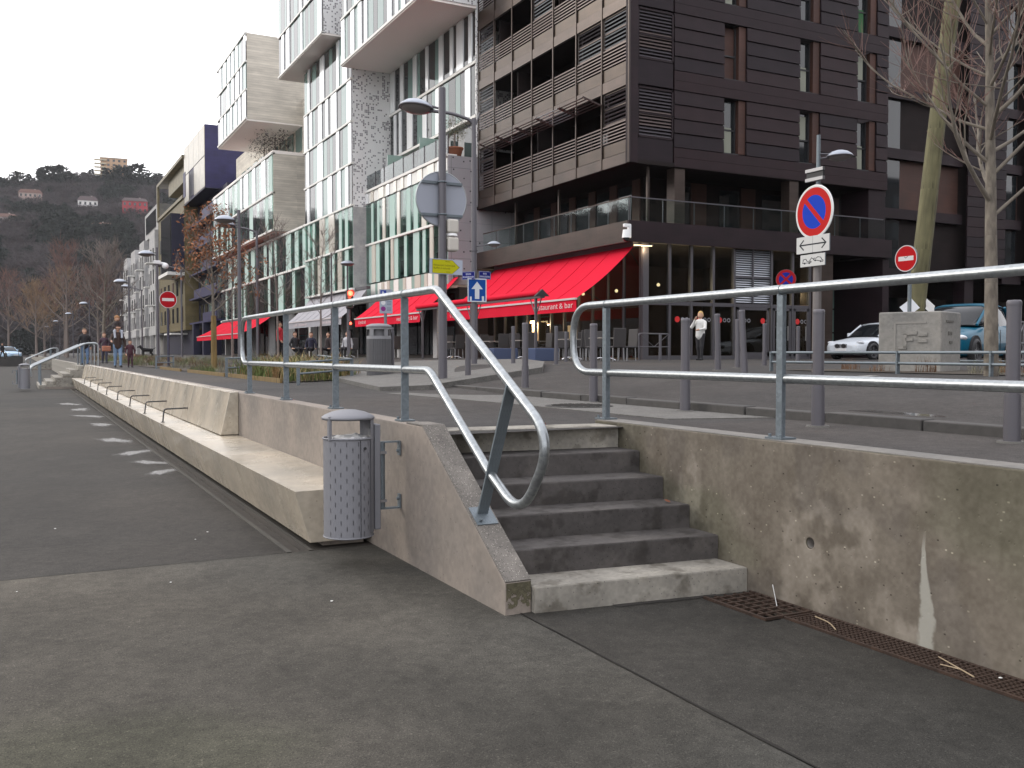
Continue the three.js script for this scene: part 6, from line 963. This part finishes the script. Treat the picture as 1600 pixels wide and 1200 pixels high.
function tree(name, label, pos, seed, o, mats, group) {
  const t = thing(name, label, 'tree', pos, 0, group), g = growTree(seed, o);
  part('trunk', g.trunk, mats[0], t); const c = part('crown', g.limbs, mats[1], t); part('twigs', g.twigs, mats[2], c).userData.kind = 'stuff';
  return [t, g, c];
}
tree('bare_tree', 'large bare tree with grey trunk at the right edge', [10.93, 1.28, -7.88], 7, { H: 7.6, r0: 0.088, first: 0.25, reach: 2.5, n: 44, second: 9, third: 6, twig: 0.4, tr: 0.0042, up: 0.6, wob: 0.03 }, [M.barkGrey, M.barkGrey, M.twigRed]);
{ // small tree keeping its copper leaves
  const [t, g, c] = tree('leafy_tree', 'young tree with copper brown dead leaves and matted trunk', [5.6, 1.05, -32.0], 21, { H: 4.6, r0: 0.075, first: 0.38, reach: 1.75, n: 20, second: 6, third: 4, twig: 0.3, tr: 0.006, up: 0.5 }, [M.barkGrey, M.barkGrey, M.twigGrey]);
  part('trunk_mat', new THREE.CylinderGeometry(0.085, 0.1, 1.75, 16, 1).translate(0, 0.88, 0), M.straw, t);
  const r = rng(5), leaf = new THREE.BufferGeometry(), P = [], K = [];
  for (const p of g.tips) for (let k = 0; k < 3; k++) { if (r() < 0.25) continue; const a = V(r() - 0.5, r() - 0.7, r() - 0.5).normalize().multiplyScalar(0.05 + 0.04 * r()), b = V(r() - 0.5, r() - 0.5, r() - 0.5).normalize().multiplyScalar(0.035), q = p.clone().add(V(r() - 0.5, r() - 0.5, r() - 0.5).multiplyScalar(0.22)); for (const v of [q, q.clone().add(a).add(b), q.clone().addScaledVector(a, 2), q, q.clone().addScaledVector(a, 2), q.clone().add(a).sub(b)]) P.push(v.x, v.y, v.z); const s = 0.6 + 0.7 * r(); for (let i = 0; i < 6; i++) K.push(0.25 * s, 0.105 * s, 0.05 * s); }
  leaf.setAttribute('position', new THREE.Float32BufferAttribute(P, 3)); leaf.setAttribute('color', new THREE.Float32BufferAttribute(K, 3)); leaf.computeVertexNormals(); part('leaves', leaf, phy(0xffffff, 0.9, { vertexColors: true, side: THREE.DoubleSide }), c).userData.kind = 'stuff';
}
const young = { H: 4.6, r0: 0.05, first: 0.3, reach: 1.5, n: 20, second: 6, third: 3, twig: 0.35, tr: 0.007, up: 0.55 };
[['slim bare young tree in front of the grey awning', 10.1, -35.3, 31], ['slim bare young tree beside the handrail end', 8.9, -37, 32], ['slim bare young tree left of the curved lamp mast', 8.6, -44.5, 33]].forEach(([lb, x, z, s]) => tree('bare_tree', lb, [x, 1.3, z], s, { ...young, H: 4.2 + s % 3 * 0.5 }, [M.twigGrey, M.twigGrey, M.twigGrey], 'young street trees'));
const farT = { H: 11, r0: 0.2, first: 0.25, reach: 4.2, n: 22, second: 6, third: 4, twig: 1.1, tr: 0.022, up: 0.7 };
[['tall pale bare tree behind the walking family', 6.9, -98, 41], ['bare tree left of the tall pale one', 4.6, -118, 42], ['russet bare tree beyond the far handrails', 1.8, -140, 43], ['broad russet bare tree farther left', -1.5, -150, 44], ['tan bare tree standing before the hill foot', 3.2, -160, 45], ['low russet tree right of the far trees', 8.6, -128, 46], ['dim bare tree between the lamp poles', 5.6, -150, 47]].forEach(([lb, x, z, s], i) => tree('bare_tree', lb, [x, 1, z], s, { ...farT, H: 8 + (s * 7) % 5 }, i === 0 ? [M.barkGrey, M.barkGrey, M.twigGrey] : [M.twigGrey, M.twigGrey, i % 2 ? M.twigRed : std([0.24, 0.16, 0.1], 0.9)], 'bare trees at the far end of the promenade'));
// ---------- planting beds ----------
function blades(seed, n, h, spread, bend) { const r = rng(seed), P = []; for (let i = 0; i < n; i++) { const a = r() * 2 * PI, b = r() * 2 * PI, d = Math.sqrt(r()) * spread * 0.35, x = Math.cos(a) * d, z = Math.sin(a) * d, L = h * (0.5 + 0.6 * r()), w = 0.006 + 0.006 * r(), ox = Math.cos(b) * bend * L * (0.3 + r()), oz = Math.sin(b) * bend * L * (0.3 + r()), wx = -Math.sin(b) * w, wz = Math.cos(b) * w; const q = [0, 0.5, 1].map((t) => [x + ox * t * t, L * (t - 0.25 * bend * t * t), z + oz * t * t]); for (const [i0, i1, k0, k1] of [[0, 1, 1, 0.8], [1, 2, 0.8, 0.05]]) { const A = q[i0], B = q[i1]; P.push(A[0] - wx * k0, A[1], A[2] - wz * k0, A[0] + wx * k0, A[1], A[2] + wz * k0, B[0] + wx * k1, B[1], B[2] + wz * k1, A[0] - wx * k0, A[1], A[2] - wz * k0, B[0] + wx * k1, B[1], B[2] + wz * k1, B[0] - wx * k1, B[1], B[2] - wz * k1); } } const g = new THREE.BufferGeometry(); g.setAttribute('position', new THREE.Float32BufferAttribute(P, 3)); g.computeVertexNormals(); return g; }
const grassM = [[0.10, 0.13, 0.035], [0.26, 0.2, 0.09], [0.14, 0.075, 0.04], [0.16, 0.15, 0.1], [0.2, 0.12, 0.05]].map((c) => std(c, 0.9, { side: THREE.DoubleSide }));
function meadow(name, label, geo, mat, spots) { const m = new THREE.InstancedMesh(geo, mat, spots.length), o = new THREE.Object3D(), c = new THREE.Color(); spots.forEach(([x, y, z, s, a, k], i) => { o.position.set(x, y, z); o.scale.setScalar(s); o.rotation.y = a; o.updateMatrix(); m.setMatrixAt(i, o.matrix); m.setColorAt(i, c.setScalar(k)); }); m.name = numbered(name); m.userData = { kind: 'stuff', label, category: 'plants' }; scene.add(m); }
{
  const soil = std([0.10, 0.075, 0.05], 0.95, { map: T.bark }), r = rng(9), G = [[], [], [], [], []];
  const beds = [[4.6, 6.2, -18.6, -24], [4.6, 8.2, -25, -36.4], [4.5, 8.4, -39.5, -62], [4.5, 8.4, -64, -96], [11.2, 13.6, -5.4, -12.0]];
  beds.forEach(([x0, x1, z0, z1], b) => {
    struct('planting_soil', sheet(x0, x1, z0, z1, 0.5, (x, z) => gAll(x, z) + (b < 4 ? 0.02 : 0.012)), soil);
    const n = Math.min(420, (x1 - x0) * Math.abs(z1 - z0) * (b === 4 ? 1.4 : b === 0 ? 7 : 1.6));
    for (let i = 0; i < n; i++) { const x = lerp(x0 + 0.15, x1 - 0.15, r()), z = lerp(z0 - 0.1, z1 + 0.1, r()), q = fbm(x * 0.8, z * 0.5 + b * 9, 6, 3), k = b === 0 ? (r() < 0.55 ? 0 : r() < 0.6 ? 1 : 4) : q < 0.42 ? 2 : q < 0.52 ? 3 : r() < 0.4 ? 0 : r() < 0.7 ? 3 : 2; G[k].push([x, gAll(x, z), z, (b === 4 ? 0.4 : b === 0 ? 0.95 : 0.3 + 0.4 * r()) * (0.75 + 0.5 * r()), r() * 6, 0.6 + 0.8 * r()]); }
  });
  ['green grasses growing in the planting beds', 'straw yellow grasses in the planting beds', 'russet dry perennials in the planting beds', 'grey green herbs in the planting beds', 'tan arching grasses by the upper pavement'].forEach((lb, k) => meadow('bed_grass', lb, blades(60 + k, 46, k === 2 ? 0.55 : 0.62, 1, k === 2 ? 0.35 : 0.75), grassM[k], G[k]));
  // timber edging
  [[4.46, -24.2, -30, 'orange timber edging board left of the near fence'], [4.46, -31.5, -36.4, 'orange timber edging board under the copper tree'], [4.5, -18.6, -24, 'timber edging board of the nearest planting bed']].forEach(([x, z0, z1, lb]) => single('edging_board', lb, 'edging board', ext(x, x + 0.05, 0.98, 1.09, z0, z1), M.straw));
}
{ // low galvanised hoop fences
  const fence = (label, pts, h = 0.46) => { const o = thing('low_fence', label, 'fence', [0, 0, 0], 0, 'low galvanised fences round the planting'); for (let i = 0; i < pts.length - 1; i++) { const [ax, az] = pts[i], [bx_, bz] = pts[i + 1], L = Math.hypot(bx_ - ax, bz - az), n = Math.max(1, Math.round(L / 1.9)); const Y = gAll; for (const k of [1, 0.5]) part('rail', rod([ax, Y(ax, az) + h * k, az], [bx_, Y(bx_, bz) + h * k, bz], 0.02, 0.02, 8), M.galvPost, o); for (let j = 0; j <= n; j++) { if (j === n && i < pts.length - 2) continue; const t = j / n, x = lerp(ax, bx_, t), z = lerp(az, bz, t); part('post', ext(x - 0.03, x + 0.03, Y(x, z) - 0.05, Y(x, z) + h + 0.02, z - 0.012, z + 0.012), M.galvPost, o); } } };
  fence('low galvanised fence round the green grasses behind the handrail', [[4.5, -17.2], [5.9, -18.4], [6.8, -24]], 0.42);
  fence('short low fence end standing before the copper tree', [[4.4, -23.5], [5.0, -23.9]]); fence('short low fence end beside the no entry sign', [[4.35, -36.5], [5.0, -36.9]]);
  fence('low two rail fence in front of the concrete block', [[10.7, -11.6], [10.9, -9.3], [10.6, -6.2], [10.4, -4]], 0.3);
  fence('low two rail fence behind the concrete block and tree', [[13.8, -12], [13.8, -8], [13.6, -4.5]], 0.3);
}
{ // taller round-topped pedestrian barriers by the side street and by the glass corner
  const bar2 = (label, x, z, a, w = 1.5) => { const o = thing('street_barrier', label, 'barrier', [x, 1.3, z], a, 'pedestrian barriers'); part('hoop', pipe([[-w / 2, 0, 0], [-w / 2, 0.95, 0], [w / 2, 0.95, 0], [w / 2, 0, 0]], 0.022, 0.06, false, 14, 8), M.poleGrey, o); part('mid_rail', rod([-w / 2, 0.5, 0], [w / 2, 0.5, 0], 0.016), M.poleGrey, o); part('brace', merge([rod([-w / 2, 0.95, 0], [0, 0.5, 0], 0.01), rod([w / 2, 0.95, 0], [0, 0.5, 0], 0.01)]), M.poleGrey, o); };
  bar2('grey barrier with crossed bars before the teal car', 18.3, -12.6, 0.5, 2.2); bar2('grey barrier left of the woman in white', 19.4, -26.8, 0.25, 1.6); bar2('grey barrier at the right edge beyond the teal car', 24.5, -12.2, 0.5, 2.2);
}
{ // shrubs and pots on the terraces
  const shrub = (label, x, y, z, s, c, pot) => { const o = thing(pot ? 'potted_shrub' : 'terrace_shrub', label, 'shrub', [x, y, z]); const r = rng(Math.round(x * 31 + z * 7)), P = []; for (let i = 0; i < 900; i++) { const a = V(r() - 0.5, r() - 0.5, r() - 0.5).normalize().multiplyScalar(s * Math.cbrt(r()) * (0.75 + 0.4 * fbm(i, 2, 3, 2))), q = a.clone().add(V(0, s * 1.1 + (pot ? 0.7 : 0), 0)), u = V(r() - 0.5, r() - 0.5, r() - 0.5).multiplyScalar(0.16 * s), w = V(r() - 0.5, r() - 0.5, r() - 0.5).multiplyScalar(0.12 * s); for (const v of [q, q.clone().add(u), q.clone().add(w)]) P.push(v.x, v.y, v.z); } const g = new THREE.BufferGeometry(); g.setAttribute('position', new THREE.Float32BufferAttribute(P, 3)); g.computeVertexNormals(); part('foliage', g, std(c, 0.9, { side: THREE.DoubleSide }), o).userData.kind = 'stuff'; part('stem', rod([0, 0.2, 0], [0, s + (pot ? 0.6 : 0), 0], 0.05), M.twigGrey, o); if (pot) part('pot', new THREE.LatheGeometry([[0, 0], [0.28, 0], [0.42, 0.5], [0.46, 0.5], [0.46, 0.58], [0.4, 0.58]].map((q) => new THREE.Vector2(...q)), 20), std([0.3, 0.11, 0.06], 0.8), o); };
  shrub('potted shrub in a terracotta pot on the white terrace', 19.8, 11.45, -44.6, 0.75, [0.12, 0.11, 0.05], true);
  shrub('dark shrub on the roof of the glass gallery, left one', 18.9, 17.7, -83, 1.5, [0.05, 0.045, 0.04]); shrub('dark shrub on the roof of the glass gallery, right one', 19, 17.7, -79.5, 1.7, [0.055, 0.045, 0.045]);
  shrub('green plants in the middle loggia of the brown building', 21.2, 12.2, -34.5, 0.55, [0.03, 0.05, 0.025]); shrub('pale plant in the loggia left of the green one', 21.2, 12.2, -38.4, 0.45, [0.09, 0.09, 0.05]);
}
// ---------- hill across the river ----------
const ridge = (a) => 118 + 9 * Math.sin(a * 3.1 + 0.4) + 5 * Math.sin(a * 9 + 1);
const footR = (a) => lerp(460, 280, smooth(0.0, -0.9, a));
const hillY = (rad, a) => { const f = footR(a), t = clamp((rad - f) / 370); return ridge(a) * (0.9 * Math.pow(t, 0.85) + 0.1 * t) + (fbm(rad * 0.02 + 9, a * 12 + 9, 5, 4) - 0.5) * 14 * smooth(0, 0.15, t) - 1; };
{
  const na = 120, nr = 44, P = [], I = [], K = [], U = [];
  for (let i = 0; i <= na; i++) for (let j = 0; j <= nr; j++) { const a = lerp(-1.75, 0.32, i / na), q = j / nr, rad = footR(a) - 4 + q * 480, n = fbm(rad * 0.03, a * 40, 7, 4); P.push(Math.sin(a) * rad, hillY(rad, a), -Math.cos(a) * rad); K.push(0.042 + 0.03 * (n - 0.5), 0.035 + 0.025 * (n - 0.5), 0.035 + 0.02 * (n - 0.5)); }
  for (let i = 0; i < na; i++) for (let j = 0; j < nr; j++) { const q = i * (nr + 1) + j; I.push(q, q + nr + 1, q + 1, q + 1, q + nr + 1, q + nr + 2); }
  const g = new THREE.BufferGeometry(); g.setAttribute('position', new THREE.Float32BufferAttribute(P, 3)); g.setAttribute('color', new THREE.Float32BufferAttribute(K, 3)); g.setIndex(I); g.computeVertexNormals(); struct('hill', g, std([1, 1, 1], 1, { vertexColors: true }));
  const puff = (seed, n, h, w, len, thick, conic) => { const r = rng(seed), Q = []; for (let i = 0; i < n; i++) { const y = r(), rad = (conic ? 1 - y * 0.85 : Math.sqrt(Math.max(0.06, 1 - Math.pow(y * 1.9 - 0.9, 2)))) * w * Math.sqrt(r()), a = r() * 2 * PI, c = V(Math.cos(a) * rad, h * (0.12 + 0.86 * y), Math.sin(a) * rad), d = V(Math.cos(a) + r() - 0.5, conic ? (r() - 0.7) : 1.1 * r() + 0.1, Math.sin(a) + r() - 0.5).normalize().multiplyScalar(len * (0.5 + r())), t = V(r() - 0.5, r() - 0.5, r() - 0.5).normalize().multiplyScalar(thick); for (const v of [c.clone().sub(t), c.clone().add(t), c.clone().add(d)]) Q.push(v.x, v.y, v.z); } const g = new THREE.BufferGeometry(); g.setAttribute('position', new THREE.Float32BufferAttribute(Q, 3)); g.computeVertexNormals(); return g; };
  const kinds = [puff(1, 260, 9, 3.6, 2.4, 0.13), puff(2, 240, 7.5, 3.4, 2.0, 0.12), puff(3, 420, 9, 3.2, 1.1, 0.5), puff(4, 330, 11, 2.6, 1.2, 0.5, true)], mats = [[0.062, 0.052, 0.054], [0.072, 0.054, 0.05], [0.022, 0.028, 0.022], [0.018, 0.024, 0.02]].map((c) => std(c, 1, { side: THREE.DoubleSide })), S = [[], [], [], []], r = rng(99);
  const clear = [[70, 365], [144, 360], [210, 360]];
  for (let i = 0; i < 12500; i++) { const inView = i < 8500, a = inView ? lerp(-0.09, 0.17, r()) : lerp(-1.7, 0.3, r()), f = footR(a), rad = f + Math.pow(r(), 0.9) * 376, q = fbm(rad * 0.02 + 20, a * 34 + 30, 13, 3), k = q > 0.615 ? (r() < 0.5 ? 2 : 3) : r() < 0.65 ? 0 : 1; S[r() < 0.08 ? 2 : k].push([Math.sin(a) * rad, hillY(rad, a) - 0.4, -Math.cos(a) * rad, 0.6 + 0.65 * r(), r() * 6, 0.62 + 0.7 * r()]); }
  for (let i = 0; i < 420; i++) { const a = lerp(-0.1, 0.16, r()), rad = 822 + r() * 34, k = r() < 0.45 ? 2 : r() < 0.5 ? 3 : 0; S[k].push([Math.sin(a) * rad, hillY(rad, a) - 0.6, -Math.cos(a) * rad, 0.9 + 0.8 * r() * (0.5 + fbm(a * 60 + 5, 3, 8, 3)), r() * 6, 0.7 + 0.5 * r()]); }
  ['grey brown bare woodland covering the hillside', 'russet bare woodland on the hillside', 'dark evergreen woodland on the hillside', 'dark conifers scattered over the hillside'].forEach((lb, k) => { meadow('hill_woodland', lb, kinds[k], mats[k], S[k]); });
  // trees of the skyline
  [[0.001, 826, 1.5, 2], [0.009, 826, 1.2, 3], [0.0262, 828, 1.8, 2], [0.033, 832, 1.9, 2], [0.041, 824, 1.5, 2], [0.048, 826, 1.1, 2], [0.089, 826, 1.7, 2], [0.097, 828, 1.5, 3], [0.104, 824, 2.0, 2], [-0.012, 828, 1.1, 0], [0.0785, 834, 1.3, 2], [0.019, 830, 1.5, 3]].forEach(([a, rad, s, k], i) => { const o = thing(k === 3 ? 'skyline_conifer' : 'skyline_pine', ['round dark pine on the ridge near the left edge', 'small pointed conifer on the ridge', 'broad umbrella pine at the top of the ridge', 'tall umbrella pine right of the broad one', 'low pine on the falling right side of the ridge', 'small pine at the dip of the ridge', 'dark round pine right of the hilltop block', 'slim conifer right of the hilltop block', 'tall dark conifer nearest the golden roofs', 'bare tree on the ridge at the left edge', 'pine in front of the hilltop block', 'pointed conifer left of the broad umbrella pine'][i], 'tree', [Math.sin(a) * rad, hillY(rad, a) - 1, -Math.cos(a) * rad], i, 'trees on the ridge'); part('crown', kinds[k], mats[k], o).scale.set(s * (k === 2 ? 1.8 : 1.1), s * 1.35, s * (k === 2 ? 1.7 : 1.1)); part('trunk', rod([0, 0, 0], [0, 6 * s, 0], 0.25, 0.15, 6), M.twigGrey, o); });
  // houses among the trees
  const house = (name, label, a, rad, w, h, d, wall, roofM, floors, cols, roofH, lift = 2) => { const o = thing(name, label, 'house', [Math.sin(a) * rad, hillY(rad, a) + lift, -Math.cos(a) * rad], -a); part('wall', ext(-w / 2, w / 2, -9, h, -d / 2, d / 2), std(wall, 0.9), o); if (roofH > 0) { const rf = part('roof', extrude([[-w / 2 - 0.6, 0], [w / 2 + 0.6, 0], [w / 2 - 1.5, roofH], [-w / 2 + 1.5, roofH]], d + 1).translate(0, h, -d / 2 - 0.5), std(roofM, 0.9), o); part('chimney', bx(1, 2.4, 1, w * 0.2, h + roofH, 0), std([0.35, 0.3, 0.28], 0.9), rf); } else part('roof', ext(-w / 2 - 0.4, w / 2 + 0.4, h, h + 0.6, -d / 2 - 0.4, d / 2 + 0.4), std(roofM, 0.9), o); for (let f = 0; f < floors; f++) for (let i = 0; i < cols; i++) part('window', bx(w / cols * 0.42, h / floors * 0.5, 0.2, -w / 2 + (i + 0.5) * w / cols, (f + 0.5) * h / floors, d / 2 + 0.02), M.glassDark, o); return o; };
  house('hill_house', 'cream house with reddish roof high on the wooded hill at left', 0.010, 770, 15, 7, 11, [0.36, 0.28, 0.25], [0.2, 0.12, 0.1], 2, 5, 2.4, 5);
  house('hill_house', 'white house with grey roof in the middle of the hill', 0.059, 752, 13, 8, 11, [0.66, 0.64, 0.62], [0.14, 0.11, 0.11], 2, 4, 3, 3);
  house('hill_house', 'red walled house beside the far white block', 0.101, 700, 16, 8, 11, [0.33, 0.05, 0.06], [0.16, 0.13, 0.13], 2, 5, 2, 5);
  house('hill_house', 'pink long low house below the white house', 0.066, 650, 20, 2.5, 9, [0.30, 0.22, 0.19], [0.26, 0.16, 0.13], 1, 7, 1, 4);
  house('hill_house', 'pale house hidden in trees at the left edge of the hill', -0.012, 654, 14, 4, 10, [0.28, 0.23, 0.22], [0.22, 0.14, 0.12], 1, 4, 2, 4);
  const ap = house('hilltop_block', 'ochre apartment block with stacked balconies on the hilltop', 0.0825, 836, 20, 14, 12, [0.42, 0.28, 0.18], [0.4, 0.36, 0.3], 4, 5, 0, 11); for (let f = 0; f < 5; f++) part('balcony', bx(9, 0.9, 3, -10, 2.9 * f + 0.6, 6), std([0.45, 0.4, 0.3], 0.9), ap);
  house('hilltop_block', 'pale house glimpsed under the umbrella pine', 0.0345, 842, 14, 5, 10, [0.42, 0.36, 0.3], [0.2, 0.16, 0.14], 2, 5, 1.5, 3);
}
// block across the side street, mirrored in the restaurant glass
{
  const B = thing('apartment_building', 'dark brick apartment block across the side street, outside the picture', 'building'), bm = std([0.12, 0.085, 0.07], 0.85, { map: T.cladding });
  part('wall', ext(15, 150, 1.2, 21, 9, 24), bm, B); part('roof', ext(14.7, 150.3, 21, 21.5, 8.7, 24.3), M.brown, B);
  for (let f = 0; f < 6; f++) for (let i = 0; i < 44; i++) part('window', cbox(1.4, 1.9, 0.06), M.glassDark, B, 17 + i * 2.9, 3.2 + f * 3.1, 8.97);
}

scene.traverse((o) => { if (o.isMesh) { o.castShadow = true; o.receiveShadow = true; } });
renderer.render(scene, camera);
